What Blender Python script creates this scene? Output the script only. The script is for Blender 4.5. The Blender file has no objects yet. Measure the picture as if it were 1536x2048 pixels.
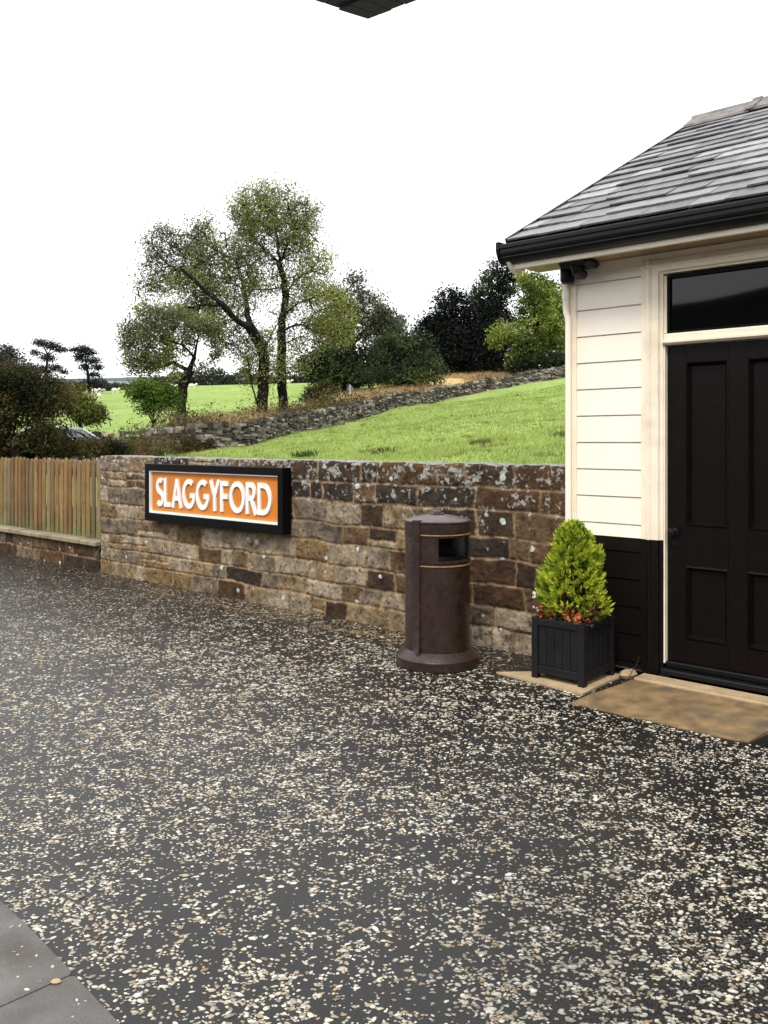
import bpy, math, random
import numpy as np
from mathutils import Vector
random.seed(7); RNG = np.random.default_rng(11)
R = math.radians
scene = bpy.context.scene
COL = scene.collection
EYE = 1.55; F = 1703.0; HOR = 882.0
# ------------------------------------------------------------ camera
cam = bpy.data.cameras.new("camera"); camo = bpy.data.objects.new("camera", cam); COL.objects.link(camo)
camo.location = (0, 0, EYE); camo.rotation_euler = (R(90), 0, 0)
cam.sensor_fit = 'VERTICAL'; cam.sensor_height = 36.0; cam.lens = F/2048*36.0
cam.shift_y = -(1024-HOR)/2048
cam.clip_start = 0.05; cam.clip_end = 6000
scene.camera = camo
scene.render.resolution_x = 768; scene.render.resolution_y = 1024
# ------------------------------------------------------------ light
world = bpy.data.worlds.new("World"); scene.world = world; world.use_nodes = True
nt = world.node_tree; nt.nodes.clear()
SUN_EL, SUN_AZ = R(52), R(200)
sky = nt.nodes.new('ShaderNodeTexSky'); sky.sky_type = 'NISHITA'; sky.sun_disc = False
sky.sun_elevation = SUN_EL; sky.sun_rotation = SUN_AZ; sky.air_density = 1.0; sky.dust_density = 3.0
mixn = nt.nodes.new('ShaderNodeMix'); mixn.data_type = 'RGBA'; mixn.inputs[0].default_value = 0.93
mixn.inputs[7].default_value = (9.2, 9.25, 9.4, 1)
bg = nt.nodes.new('ShaderNodeBackground'); bg.inputs['Strength'].default_value = 0.11
wo = nt.nodes.new('ShaderNodeOutputWorld')
nt.links.new(sky.outputs[0], mixn.inputs[6]); nt.links.new(mixn.outputs[2], bg.inputs[0]); nt.links.new(bg.outputs[0], wo.inputs[0])
sun = bpy.data.lights.new("sun", 'SUN'); sun.energy = 1.5; sun.angle = R(14); sun.color = (1.0, 0.95, 0.86)
suno = bpy.data.objects.new("sun", sun); COL.objects.link(suno)
sd = Vector((math.sin(SUN_AZ)*math.cos(SUN_EL), math.cos(SUN_AZ)*math.cos(SUN_EL), math.sin(SUN_EL)))
suno.rotation_euler = sd.to_track_quat('Z', 'Y').to_euler()
scene.view_settings.view_transform = 'Standard'; scene.view_settings.look = 'None'
scene.view_settings.exposure = 0.75; scene.view_settings.gamma = 1.0
# ------------------------------------------------------------ frames
ANG = math.atan2(-.664, .748)
CA, SA = math.cos(ANG), math.sin(ANG)
P0 = (1.295, 5.96)
def L2W(s, y, z=0.0):          # facade frame: s right along facade, y into the building
    return (P0[0]+s*CA-y*SA, P0[1]+s*SA+y*CA, z)
def W2L(X, Y):
    dx, dy = X-P0[0], Y-P0[1]
    return dx*CA+dy*SA, -dx*SA+dy*CA
def PX(x, y, Y):
    return ((x-768)/F*Y, Y, EYE-(y-HOR)/F*Y)
def vnoise(x, y, seed=0):
    x = np.asarray(x, float); y = np.asarray(y, float)
    xi = np.floor(x).astype(np.int64); yi = np.floor(y).astype(np.int64)
    fx = x-xi; fy = y-yi; fx = fx*fx*(3-2*fx); fy = fy*fy*(3-2*fy)
    def h(a, b):
        n = (a*374761393 + b*668265263 + seed*974634777) & 0x7fffffff
        n = ((n ^ (n >> 13))*1274126177) & 0x7fffffff
        return ((n ^ (n >> 16)) & 0xffff)/65535.0
    return (h(xi, yi)*(1-fx)+h(xi+1, yi)*fx)*(1-fy)+(h(xi, yi+1)*(1-fx)+h(xi+1, yi+1)*fx)*fy
def fbm(x, y, seed=0, o=4):
    a = 0; w = .5; t = 0
    for i in range(o):
        a = a+w*vnoise(np.asarray(x)*2**i, np.asarray(y)*2**i, seed+i*17); t += w; w *= .5
    return a/t
# ------------------------------------------------------------ materials
def newmat(name):
    m = bpy.data.materials.new(name); m.use_nodes = True
    n = m.node_tree; b = n.nodes['Principled BSDF']
    return m, n, b
def pm(name, col, rough=.6, var=.15, scale=8.0, bump=.0, bscale=40.0, spec=.5, metal=0.0, attr=False, dark=None, trans=0.0, coat=0.0, dirt=None, dirt_scale=3.0, dirt_amt=.5, rvar=0.0):
    m, n, b = newmat(name); L = n.links; N = n.nodes
    tc = N.new('ShaderNodeTexCoord')
    nz = N.new('ShaderNodeTexNoise'); nz.inputs['Scale'].default_value = scale; nz.inputs['Detail'].default_value = 6
    L.new(tc.outputs['Object'], nz.inputs['Vector'])
    mr = N.new('ShaderNodeMapRange'); mr.inputs[1].default_value = .3; mr.inputs[2].default_value = .7
    mr.inputs[3].default_value = 1-var; mr.inputs[4].default_value = 1+var
    L.new(nz.outputs[0], mr.inputs[0])
    vm = N.new('ShaderNodeVectorMath'); vm.operation = 'SCALE'
    if attr:
        at = N.new('ShaderNodeAttribute'); at.attribute_name = 'Col'; L.new(at.outputs['Color'], vm.inputs[0])
    else:
        vm.inputs[0].default_value = col[:3]
    L.new(mr.outputs[0], vm.inputs['Scale'])
    out = vm.outputs[0]
    if dirt:
        n2 = N.new('ShaderNodeTexNoise'); n2.inputs['Scale'].default_value = dirt_scale; n2.inputs['Detail'].default_value = 8; n2.inputs['Roughness'].default_value = .65
        L.new(tc.outputs['Object'], n2.inputs['Vector'])
        r2 = N.new('ShaderNodeMapRange'); r2.inputs[1].default_value = .5; r2.inputs[2].default_value = .72; r2.inputs[4].default_value = dirt_amt
        L.new(n2.outputs[0], r2.inputs[0])
        mx = N.new('ShaderNodeMix'); mx.data_type = 'RGBA'; L.new(r2.outputs[0], mx.inputs[0]); L.new(out, mx.inputs[6]); mx.inputs[7].default_value = (*dirt, 1)
        out = mx.outputs[2]
    L.new(out, b.inputs['Base Color'])
    b.inputs['Roughness'].default_value = rough; b.inputs['Specular IOR Level'].default_value = spec; b.inputs['Metallic'].default_value = metal
    b.inputs['Coat Weight'].default_value = coat
    if rvar:
        r3 = N.new('ShaderNodeMapRange'); r3.inputs[1].default_value = .3; r3.inputs[2].default_value = .7; r3.inputs[3].default_value = rough-rvar; r3.inputs[4].default_value = rough+rvar
        L.new(nz.outputs[0], r3.inputs[0]); L.new(r3.outputs[0], b.inputs['Roughness'])
    if bump:
        nb = N.new('ShaderNodeTexNoise'); nb.inputs['Scale'].default_value = bscale; nb.inputs['Detail'].default_value = 5
        L.new(tc.outputs['Object'], nb.inputs['Vector'])
        bp = N.new('ShaderNodeBump'); bp.inputs['Strength'].default_value = bump; bp.inputs['Distance'].default_value = .01
        L.new(nb.outputs[0], bp.inputs['Height']); L.new(bp.outputs[0], b.inputs['Normal'])
    if trans:
        tr = N.new('ShaderNodeBsdfTranslucent'); L.new(out, tr.inputs[0])
        ms = N.new('ShaderNodeMixShader'); ms.inputs[0].default_value = trans
        L.new(b.outputs[0], ms.inputs[1]); L.new(tr.outputs[0], ms.inputs[2]); L.new(ms.outputs[0], N['Material Output'].inputs[0])
    return m
M = {}
M['cream'] = pm('cream_paint', (.93, .86, .74), .45, .03, 3, .08, 60, dirt=(.55, .42, .26), dirt_scale=2.2, dirt_amt=.12)
M['cream_trim'] = pm('cream_trim_paint', (.90, .80, .64), .4, .05, 5, .08, 60, dirt=(.45, .32, .18), dirt_scale=4, dirt_amt=.3)
M['soffit'] = pm('soffit_shaded_cream', (.42, .30, .16), .6, .2, 6, .1, 50, dirt=(.18, .12, .06), dirt_scale=5, dirt_amt=.7)  # cream paint browned: the shade under the eaves is put into the colour
M['brown_paint'] = pm('dark_brown_paint', (.0050, .0035, .003), .45, .2, 20, .1, 80, spec=.16)
M['door_paint'] = pm('door_paint', (.0045, .0028, .0026), .34, .2, 15, .12, 60, spec=.18)
M['gutter'] = pm('black_gutter_metal', (.004, .004, .005), .38, .2, 15, .1, 40, spec=.28)
M['slate'] = pm('roof_slate', (.2, .2, .2), .46, .35, 14, .5, 35, spec=.55, attr=True, dirt=(.26, .26, .255), dirt_scale=9, dirt_amt=.5, rvar=.10)
M['ridge'] = pm('ridge_tile_stone', (.17, .16, .155), .8, .35, 12, .6, 40, dirt=(.30, .29, .27), dirt_scale=8, dirt_amt=.7)
M['wallstone'] = None
M['black_frame'] = pm('black_sign_paint', (.002, .002, .002), .5, .1, 10, .05, 40, spec=.12)
M['orange'] = pm('orange_enamel', (.62, .20, .022), .45, .03, 4, 0, spec=.35)
M['white_letter'] = pm('white_letter_paint', (.88, .88, .88), .4, .02, 5)
M['bin'] = pm('bin_brown_plastic', (.027, .0135, .0105), .33, .25, 24, .15, 90, spec=.5, dirt=(.06, .045, .04), dirt_scale=7, dirt_amt=.35, rvar=.08)
M['bin_top'] = pm('bin_lid_highlight', (.085, .060, .060), .4, .3, 14, .1, 80, spec=.5, dirt=(.17, .15, .15), dirt_scale=6, dirt_amt=.5)  # highlight on the lid top painted in as a paler bin colour
M['bin_dark'] = pm('bin_inside', (.004, .004, .004), .8, .1, 10)
M['gold'] = pm('gold_band', (.42, .27, .10), .4, .3, 30, metal=.3)
M['planter'] = pm('planter_black_wood', (.009, .009, .011), .55, .3, 10, .25, 70, spec=.25)
M['soil'] = pm('potting_soil', (.03, .02, .014), .95, .4, 30, .8, 60)
M['step'] = pm('worn_concrete', (.20, .13, .06), .85, .45, 9, .8, 90, dirt=(.085, .07, .05), dirt_scale=3.5, dirt_amt=1.0)
M['stepedge'] = pm('pale_sandstone', (.42, .31, .18), .8, .15, 10, .4, 80, dirt=(.2, .14, .08), dirt_scale=7, dirt_amt=.5)
M['paving'] = pm('grey_paving_stone', (.115, .11, .105), .8, .3, 6, .6, 90, dirt=(.075, .06, .05), dirt_scale=2.5, dirt_amt=.9)
M['coping'] = pm('coping_stone', (.25, .21, .135), .85, .3, 6, .5, 50, dirt=(.14, .12, .08), dirt_scale=5, dirt_amt=.6)
M['fence'] = pm('fence_wood', (.3, .2, .1), .85, .2, 5, .4, 60, attr=True, dirt=(.09, .06, .03), dirt_scale=6, dirt_amt=.55)
M['bark'] = pm('tree_bark', (.014, .012, .011), .95, .4, 3, .5, 10, spec=.1)
M['leaf'] = pm('leaves', (1, 1, 1), .6, .15, 3, attr=True, trans=.3, spec=.15)
M['blade'] = pm('grass_blades', (1, 1, 1), .7, .1, 3, attr=True, trans=.3, spec=.1)
M['pebble'] = pm('pebbles', (1, 1, 1), .75, .15, 60, .2, 200, attr=True, spec=.3)
M['drystone'] = pm('dry_wall_stone', (.2, .18, .15), .9, .45, 2.5, .8, 6, attr=True, dirt=(.36, .35, .32), dirt_scale=1.8, dirt_amt=.6)
M['plainstone'] = pm('plain_wall_stone', (.16, .13, .09), .9, .35, 5, .6, 20)
M['wool'] = pm('sheep_wool', (.75, .72, .64), .95, .1, 3, .5, 20)
M['darkwool'] = pm('sheep_face', (.3, .28, .25), .9, .1, 3)
M['carpaint'] = pm('silver_car_paint', (.55, .56, .58), .25, .03, 2, metal=.2, spec=.6)
M['carglass'] = pm('car_glass', (.01, .012, .014), .08, .05, 2)
M['rubber'] = pm('rubber', (.015, .015, .015), .8, .1, 10)
M['hubcap'] = pm('hubcap', (.4, .4, .42), .4, .1, 10, metal=.6)
M['signwhite'] = pm('white_post_paint', (.75, .76, .78), .5, .1, 5)
M['barnroof'] = pm('barn_roof_sheet', (.22, .225, .245), .7, .1, 1)
M['barnwall'] = pm('barn_wall_stone', (.12, .11, .1), .9, .2, 1)
M['farhill'] = pm('moorland', (.10, .115, .12), 1.0, .2, .012, spec=0)
M['backhill'] = pm('wooded_slope', (.012, .017, .008), 1.0, .4, .2, spec=0)
M['canopy'] = pm('canopy_dark_slate', (.003, .003, .006), .7, .3, 20, .3, 60, spec=.1)
M['flower'] = pm('flower_petals', (1, 1, 1), .6, .1, 3, attr=True, trans=.15)
M['weather'] = pm('dry_twig', (.05, .03, .015), .9, .2, 3)
def glassmat():
    m, n, b = newmat('window_glass'); b.inputs['Base Color'].default_value = (.003, .003, .004, 1); b.inputs['Roughness'].default_value = .03
    b.inputs['IOR'].default_value = 1.45
    return m
M['glass'] = glassmat()
# tarmac with small chippings
def tarmac():
    m, n, b = newmat('tarmac'); L = n.links; N = n.nodes
    tc = N.new('ShaderNodeTexCoord')
    nz = N.new('ShaderNodeTexNoise'); nz.inputs['Scale'].default_value = 1.3; nz.inputs['Detail'].default_value = 7; L.new(tc.outputs['Object'], nz.inputs[0])
    nf = N.new('ShaderNodeTexNoise'); nf.inputs['Scale'].default_value = 130; nf.inputs['Detail'].default_value = 3; L.new(tc.outputs['Object'], nf.inputs[0])
    cr = N.new('ShaderNodeMix'); cr.data_type = 'RGBA'; cr.inputs[6].default_value = (.001, .001, .0012, 1); cr.inputs[7].default_value = (.030, .029, .028, 1)
    ma = N.new('ShaderNodeMath'); ma.operation = 'MULTIPLY_ADD'; L.new(nf.outputs[0], ma.inputs[0]); ma.inputs[1].default_value = 4.2; 
    ms = N.new('ShaderNodeMath'); ms.operation = 'SUBTRACT'; L.new(nz.outputs[0], ms.inputs[0]); ms.inputs[1].default_value = 2.25; L.new(ms.outputs[0], ma.inputs[2])
    L.new(ma.outputs[0], cr.inputs[0])
    # chips
    vo = N.new('ShaderNodeTexVoronoi'); vo.inputs['Scale'].default_value = 62; L.new(tc.outputs['Object'], vo.inputs['Vector'])
    lt = N.new('ShaderNodeMath'); lt.operation = 'LESS_THAN'; L.new(vo.outputs['Distance'], lt.inputs[0]); lt.inputs[1].default_value = .33
    sep = N.new('ShaderNodeSeparateColor'); L.new(vo.outputs['Color'], sep.inputs[0])
    n3 = N.new('ShaderNodeTexNoise'); n3.inputs['Scale'].default_value = 3.5; n3.inputs['Detail'].default_value = 5; L.new(tc.outputs['Object'], n3.inputs[0])
    m4 = N.new('ShaderNodeMapRange'); m4.inputs[1].default_value = .38; m4.inputs[2].default_value = .68; m4.inputs[3].default_value = .03; m4.inputs[4].default_value = .42; L.new(n3.outputs[0], m4.inputs[0])
    l2 = N.new('ShaderNodeMath'); l2.operation = 'LESS_THAN'; L.new(sep.outputs[0], l2.inputs[0]); L.new(m4.outputs[0], l2.inputs[1])
    mu = N.new('ShaderNodeMath'); mu.operation = 'MULTIPLY'; L.new(lt.outputs[0], mu.inputs[0]); L.new(l2.outputs[0], mu.inputs[1])
    c2 = N.new('ShaderNodeMix'); c2.data_type = 'RGBA'; L.new(sep.outputs[1], c2.inputs[0]); c2.inputs[6].default_value = (.22, .17, .11, 1); c2.inputs[7].default_value = (.36, .34, .28, 1)
    c3 = N.new('ShaderNodeMix'); c3.data_type = 'RGBA'; L.new(mu.outputs[0], c3.inputs[0]); L.new(cr.outputs[2], c3.inputs[6]); L.new(c2.outputs[2], c3.inputs[7])
    L.new(c3.outputs[2], b.inputs['Base Color'])
    b.inputs['Roughness'].default_value = .33; b.inputs['Specular IOR Level'].default_value = .34
    rr_ = N.new('ShaderNodeMapRange'); rr_.inputs[1].default_value = .38; rr_.inputs[2].default_value = .62; rr_.inputs[3].default_value = .22; rr_.inputs[4].default_value = .55; L.new(nf.outputs[0], rr_.inputs[0]); L.new(rr_.outputs[0], b.inputs['Roughness'])
    bp = N.new('ShaderNodeBump'); bp.inputs['Strength'].default_value = .5; bp.inputs['Distance'].default_value = .003
    ad = N.new('ShaderNodeMath'); ad.operation = 'ADD'; L.new(nf.outputs[0], ad.inputs[0]); L.new(mu.outputs[0], ad.inputs[1])
    L.new(ad.outputs[0], bp.inputs['Height']); L.new(bp.outputs[0], b.inputs['Normal'])
    return m
M['tarmac'] = tarmac()
def wallstone():
    m, n, b = newmat('sandstone_blocks'); L = n.links; N = n.nodes
    tc = N.new('ShaderNodeTexCoord'); at = N.new('ShaderNodeAttribute'); at.attribute_name = 'Col'
    nz = N.new('ShaderNodeTexNoise'); nz.inputs['Scale'].default_value = 9; nz.inputs['Detail'].default_value = 9; nz.inputs['Roughness'].default_value = .7; L.new(tc.outputs['Object'], nz.inputs[0])
    mr = N.new('ShaderNodeMapRange'); mr.inputs[1].default_value = .3; mr.inputs[2].default_value = .7; mr.inputs[3].default_value = .35; mr.inputs[4].default_value = 1.75; L.new(nz.outputs[0], mr.inputs[0])
    vm = N.new('ShaderNodeVectorMath'); vm.operation = 'SCALE'; L.new(at.outputs['Color'], vm.inputs[0]); L.new(mr.outputs[0], vm.inputs['Scale'])
    # dark soot blotches
    n2 = N.new('ShaderNodeTexNoise'); n2.inputs['Scale'].default_value = 22; n2.inputs['Detail'].default_value = 6; n2.inputs['Roughness'].default_value = .75; L.new(tc.outputs['Object'], n2.inputs[0])
    r2 = N.new('ShaderNodeMapRange'); r2.inputs[1].default_value = .53; r2.inputs[2].default_value = .62; r2.inputs[4].default_value = .8; L.new(n2.outputs[0], r2.inputs[0])
    mx = N.new('ShaderNodeMix'); mx.data_type = 'RGBA'; L.new(r2.outputs[0], mx.inputs[0]); L.new(vm.outputs[0], mx.inputs[6]); mx.inputs[7].default_value = (.022, .017, .013, 1)
    # lichen : grows on the upper courses
    sp = N.new('ShaderNodeSeparateXYZ'); L.new(tc.outputs['Object'], sp.inputs[0])
    zr = N.new('ShaderNodeMapRange'); zr.inputs[1].default_value = .55; zr.inputs[2].default_value = 1.37; zr.inputs[3].default_value = 0; zr.inputs[4].default_value = .175; L.new(sp.outputs[2], zr.inputs[0])
    n3 = N.new('ShaderNodeTexNoise'); n3.inputs['Scale'].default_value = 19; n3.inputs['Detail'].default_value = 5; n3.inputs['Roughness'].default_value = .65; L.new(tc.outputs['Object'], n3.inputs[0])
    ad = N.new('ShaderNodeMath'); ad.operation = 'ADD'; L.new(n3.outputs[0], ad.inputs[0]); L.new(zr.outputs[0], ad.inputs[1])
    r3 = N.new('ShaderNodeMapRange'); r3.inputs[1].default_value = .685; r3.inputs[2].default_value = .74; r3.inputs[4].default_value = .85; L.new(ad.outputs[0], r3.inputs[0])
    m3 = N.new('ShaderNodeMix'); m3.data_type = 'RGBA'; L.new(r3.outputs[0], m3.inputs[0]); L.new(mx.outputs[2], m3.inputs[6]); m3.inputs[7].default_value = (.34, .35, .32, 1)
    # round pale lichen spots
    vo = N.new('ShaderNodeTexVoronoi'); vo.inputs['Scale'].default_value = 7.5; L.new(tc.outputs['Object'], vo.inputs['Vector'])
    se = N.new('ShaderNodeSeparateColor'); L.new(vo.outputs['Color'], se.inputs[0])
    th = N.new('ShaderNodeMath'); th.operation = 'MULTIPLY'; L.new(se.outputs[0], th.inputs[0]); th.inputs[1].default_value = .40
    nd = N.new('ShaderNodeMath'); nd.operation = 'MULTIPLY_ADD'; L.new(n2.outputs[0], nd.inputs[0]); nd.inputs[1].default_value = .35; L.new(vo.outputs['Distance'], nd.inputs[2])
    lt = N.new('ShaderNodeMath'); lt.operation = 'LESS_THAN'; L.new(nd.outputs[0], lt.inputs[0]); L.new(th.outputs[0], lt.inputs[1])
    m5 = N.new('ShaderNodeMix'); m5.data_type = 'RGBA'; L.new(lt.outputs[0], m5.inputs[0]); L.new(m3.outputs[2], m5.inputs[6]); m5.inputs[7].default_value = (.5, .52, .50, 1)
    L.new(m5.outputs[2], b.inputs['Base Color']); b.inputs['Roughness'].default_value = .9; b.inputs['Specular IOR Level'].default_value = .2
    bp = N.new('ShaderNodeBump'); bp.inputs['Strength'].default_value = .9; bp.inputs['Distance'].default_value = .02; L.new(nz.outputs[0], bp.inputs['Height']); L.new(bp.outputs[0], b.inputs['Normal'])
    return m
M['wallstone'] = wallstone()
def terrainmat():
    m, n, b = newmat('pasture'); L = n.links; N = n.nodes
    tc = N.new('ShaderNodeTexCoord'); at = N.new('ShaderNodeAttribute'); at.attribute_name = 'Col'
    def noise(s, d, lo, hi, a, c, stretch=None):
        nz = N.new('ShaderNodeTexNoise'); nz.inputs['Scale'].default_value = s; nz.inputs['Detail'].default_value = d; nz.inputs['Roughness'].default_value = .7
        mp = N.new('ShaderNodeMapping'); L.new(tc.outputs['Object'], mp.inputs[0]); mp.inputs['Rotation'].default_value = (0, 0, .35)
        if stretch: mp.inputs['Scale'].default_value = stretch
        L.new(mp.outputs[0], nz.inputs[0])
        r = N.new('ShaderNodeMapRange'); r.inputs[1].default_value = lo; r.inputs[2].default_value = hi; r.inputs[3].default_value = a; r.inputs[4].default_value = c; L.new(nz.outputs[0], r.inputs[0]); return r
    a = noise(.35, 8, .3, .7, .8, 1.18, (1, .45, 1)); c = noise(3.0, 6, .3, .7, .75, 1.2, (1, .5, 1))
    mm = N.new('ShaderNodeMath'); mm.operation = 'MULTIPLY'; L.new(a.outputs[0], mm.inputs[0]); L.new(c.outputs[0], mm.inputs[1])
    vm = N.new('ShaderNodeVectorMath'); vm.operation = 'SCALE'; L.new(at.outputs['Color'], vm.inputs[0]); L.new(mm.outputs[0], vm.inputs['Scale'])
    d = noise(.9, 7, .60, .72, 0, .65, (1, .4, 1))
    mx = N.new('ShaderNodeMix'); mx.data_type = 'RGBA'; L.new(d.outputs[0], mx.inputs[0]); L.new(vm.outputs[0], mx.inputs[6]); mx.inputs[7].default_value = (.24, .26, .085, 1)
    L.new(mx.outputs[2], b.inputs['Base Color']); b.inputs['Roughness'].default_value = 1; b.inputs['Specular IOR Level'].default_value = .05
    bp = N.new('ShaderNodeBump'); bp.inputs['Strength'].default_value = .8; bp.inputs['Distance'].default_value = .15; L.new(c.outputs[0], bp.inputs['Height']); L.new(bp.outputs[0], b.inputs['Normal'])
    return m
M['terrain'] = terrainmat()
# ------------------------------------------------------------ object helpers
def tag(o, label=None, cat=None, group=None, kind=None):
    if label: o['label'] = label
    if cat: o['category'] = cat
    if group: o['group'] = group
    if kind: o['kind'] = kind
    return o
def thing(name, label, cat, loc=(0, 0, 0), rz=0, group=None):
    o = bpy.data.objects.new(name, None); COL.objects.link(o); o.location = loc; o.rotation_euler = (0, 0, rz); o.empty_display_size = .2
    return tag(o, label, cat, group)
def link(name, me, mat, parent=None, loc=None, rz=None, smooth=False):
    o = bpy.data.objects.new(name, me); COL.objects.link(o)
    if mat: me.materials.append(mat)
    if parent: o.parent = parent
    if loc: o.location = loc
    if rz is not None: o.rotation_euler = (0, 0, rz)
    if smooth: me.polygons.foreach_set('use_smooth', [True]*len(me.polygons))
    return o
def npmesh(name, V, Fc, C=None):
    """V (n,3), Fc (m,k); C per vertex (n,3)"""
    V = np.asarray(V, np.float32); Fc = np.asarray(Fc, np.int32); m_, k = Fc.shape
    me = bpy.data.meshes.new(name); me.vertices.add(len(V)); me.vertices.foreach_set('co', V.ravel())
    me.loops.add(m_*k); me.loops.foreach_set('vertex_index', Fc.ravel())
    me.polygons.add(m_); me.polygons.foreach_set('loop_start', np.arange(0, m_*k, k, dtype=np.int32)); me.polygons.foreach_set('loop_total', np.full(m_, k, np.int32))
    me.update(calc_edges=True)
    if C is not None:
        a = me.color_attributes.new('Col', 'FLOAT_COLOR', 'POINT'); c4 = np.ones((len(V), 4), np.float32); c4[:, :3] = C; a.data.foreach_set('color', c4.ravel())
    return me
class MB:
    def __init__(s): s.v = []; s.f = []; s.c = []
    def add(s, vs, fs, col=(1, 1, 1)):
        b = len(s.v); s.v += [tuple(p) for p in vs]; s.f += [tuple(i+b for i in f) for f in fs]; s.c += [col]*len(vs); return s
    def box(s, x0, x1, y0, y1, z0, z1, b=0.0, col=(1, 1, 1)):
        if x1 < x0: x0, x1 = x1, x0
        if y1 < y0: y0, y1 = y1, y0
        if b <= 0:
            return s.add([(x0, y0, z0), (x1, y0, z0), (x1, y1, z0), (x0, y1, z0), (x0, y0, z1), (x1, y0, z1), (x1, y1, z1), (x0, y1, z1)],
                  [(0, 3, 2, 1), (4, 5, 6, 7), (0, 1, 5, 4), (1, 2, 6, 5), (2, 3, 7, 6), (3, 0, 4, 7)], col)
        b = min(b, (x1-x0)/2.01, (y1-y0)/2.01, (z1-z0)/2.01)
        vs = []; idx = {}
        for i, x in enumerate((x0, x1)):
            for j, y in enumerate((y0, y1)):
                for k, z in enumerate((z0, z1)):
                    sx, sy, sz = (1-2*i)*b, (1-2*j)*b, (1-2*k)*b
                    for a, p in enumerate([(x, y+sy, z+sz), (x+sx, y, z+sz), (x+sx, y+sy, z)]):
                        idx[(i, j, k, a)] = len(vs); vs.append(p)
        fs = []
        q = lambda *t: fs.append(tuple(idx[e] for e in t))
        for i in (0, 1): q(*[(i, j, k, 0) for j, k in ((0, 0), (1, 0), (1, 1), (0, 1))][::(-1 if i == 0 else 1)])
        for j in (0, 1): q(*[(i, j, k, 1) for i, k in ((0, 0), (1, 0), (1, 1), (0, 1))][::(1 if j == 0 else -1)])
        for k in (0, 1): q(*[(i, j, k, 2) for i, j in ((0, 0), (1, 0), (1, 1), (0, 1))][::(-1 if k == 0 else 1)])
        for i in (0, 1):
            for j in (0, 1): q((i, j, 0, 0), (i, j, 1, 0), (i, j, 1, 1), (i, j, 0, 1))
            for k in (0, 1): q((i, 0, k, 0), (i, 1, k, 0), (i, 1, k, 2), (i, 0, k, 2))
        for j in (0, 1):
            for k in (0, 1): q((0, j, k, 1), (1, j, k, 1), (1, j, k, 2), (0, j, k, 2))
        for i in (0, 1):
            for j in (0, 1):
                for k in (0, 1): q((i, j, k, 0), (i, j, k, 1), (i, j, k, 2))
        return s.add(vs, fs, col)
    def prism(s, poly, fn, a, b, col=(1, 1, 1)):
        """poly 2-D outline, fn(p,q,h)->3-D, extruded h from a to b"""
        n = len(poly); vs = [fn(p, q, a) for p, q in poly]+[fn(p, q, b) for p, q in poly]
        return s.add(vs, [tuple(range(n))[::-1], tuple(range(n, 2*n))]+[(i, (i+1) % n, n+(i+1) % n, n+i) for i in range(n)], col)
    def lathe(s, prof, cx, cy, n=48, a0=0, a1=2*math.pi, col=(1, 1, 1)):
        full = abs(a1-a0-2*math.pi) < 1e-6; m_ = n if full else n+1; vs = []
        for r, z in prof:
            for i in range(m_):
                t = a0+(a1-a0)*i/n; vs.append((cx+r*math.cos(t), cy+r*math.sin(t), z))
        fs = []
        for j in range(len(prof)-1):
            for i in range(n):
                i2 = (i+1) % m_ if full else i+1
                fs.append((j*m_+i, j*m_+i2, (j+1)*m_+i2, (j+1)*m_+i))
        return s.add(vs, fs, col)
    def tube(s, pts, rad, n=8, col=(1, 1, 1)):
        pts = [Vector(p) for p in pts]; vs = []; k = len(pts)
        for i, p in enumerate(pts):
            d = (pts[min(i+1, k-1)]-pts[max(i-1, 0)]).normalized(); a = d.orthogonal().normalized()
            if i: a = (pa-d*pa.dot(d)).normalized()
            pa = a; c = d.cross(a); r = rad[i] if isinstance(rad, (list, tuple)) else rad
            for j in range(n):
                t = 2*math.pi*j/n; vs.append(p+a*(r*math.cos(t))+c*(r*math.sin(t)))
        fs = [(i*n+j, i*n+(j+1) % n, (i+1)*n+(j+1) % n, (i+1)*n+j) for i in range(k-1) for j in range(n)]
        fs += [tuple(range(n))[::-1], tuple(range((k-1)*n, k*n))]
        return s.add(vs, fs, col)
    def build(s, name, mat, parent=None, loc=None, rz=None, smooth=False, col=False):
        me = bpy.data.meshes.new(name); me.from_pydata(s.v, [], s.f); me.update()
        import bmesh
        bm = bmesh.new(); bm.from_mesh(me); bmesh.ops.recalc_face_normals(bm, faces=bm.faces); bm.to_mesh(me); bm.free()
        if col:
            a = me.color_attributes.new('Col', 'FLOAT_COLOR', 'POINT'); c4 = np.ones((len(s.v), 4), np.float32); c4[:, :3] = np.array(s.c); a.data.foreach_set('color', c4.ravel())
        o = link(name, me, mat, parent, loc, rz)
        if smooth:
            me.polygons.foreach_set('use_smooth', [True]*len(me.polygons)); 
            try: me.set_sharp_from_angle(angle=R(35))
            except Exception: pass
        return o
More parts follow.
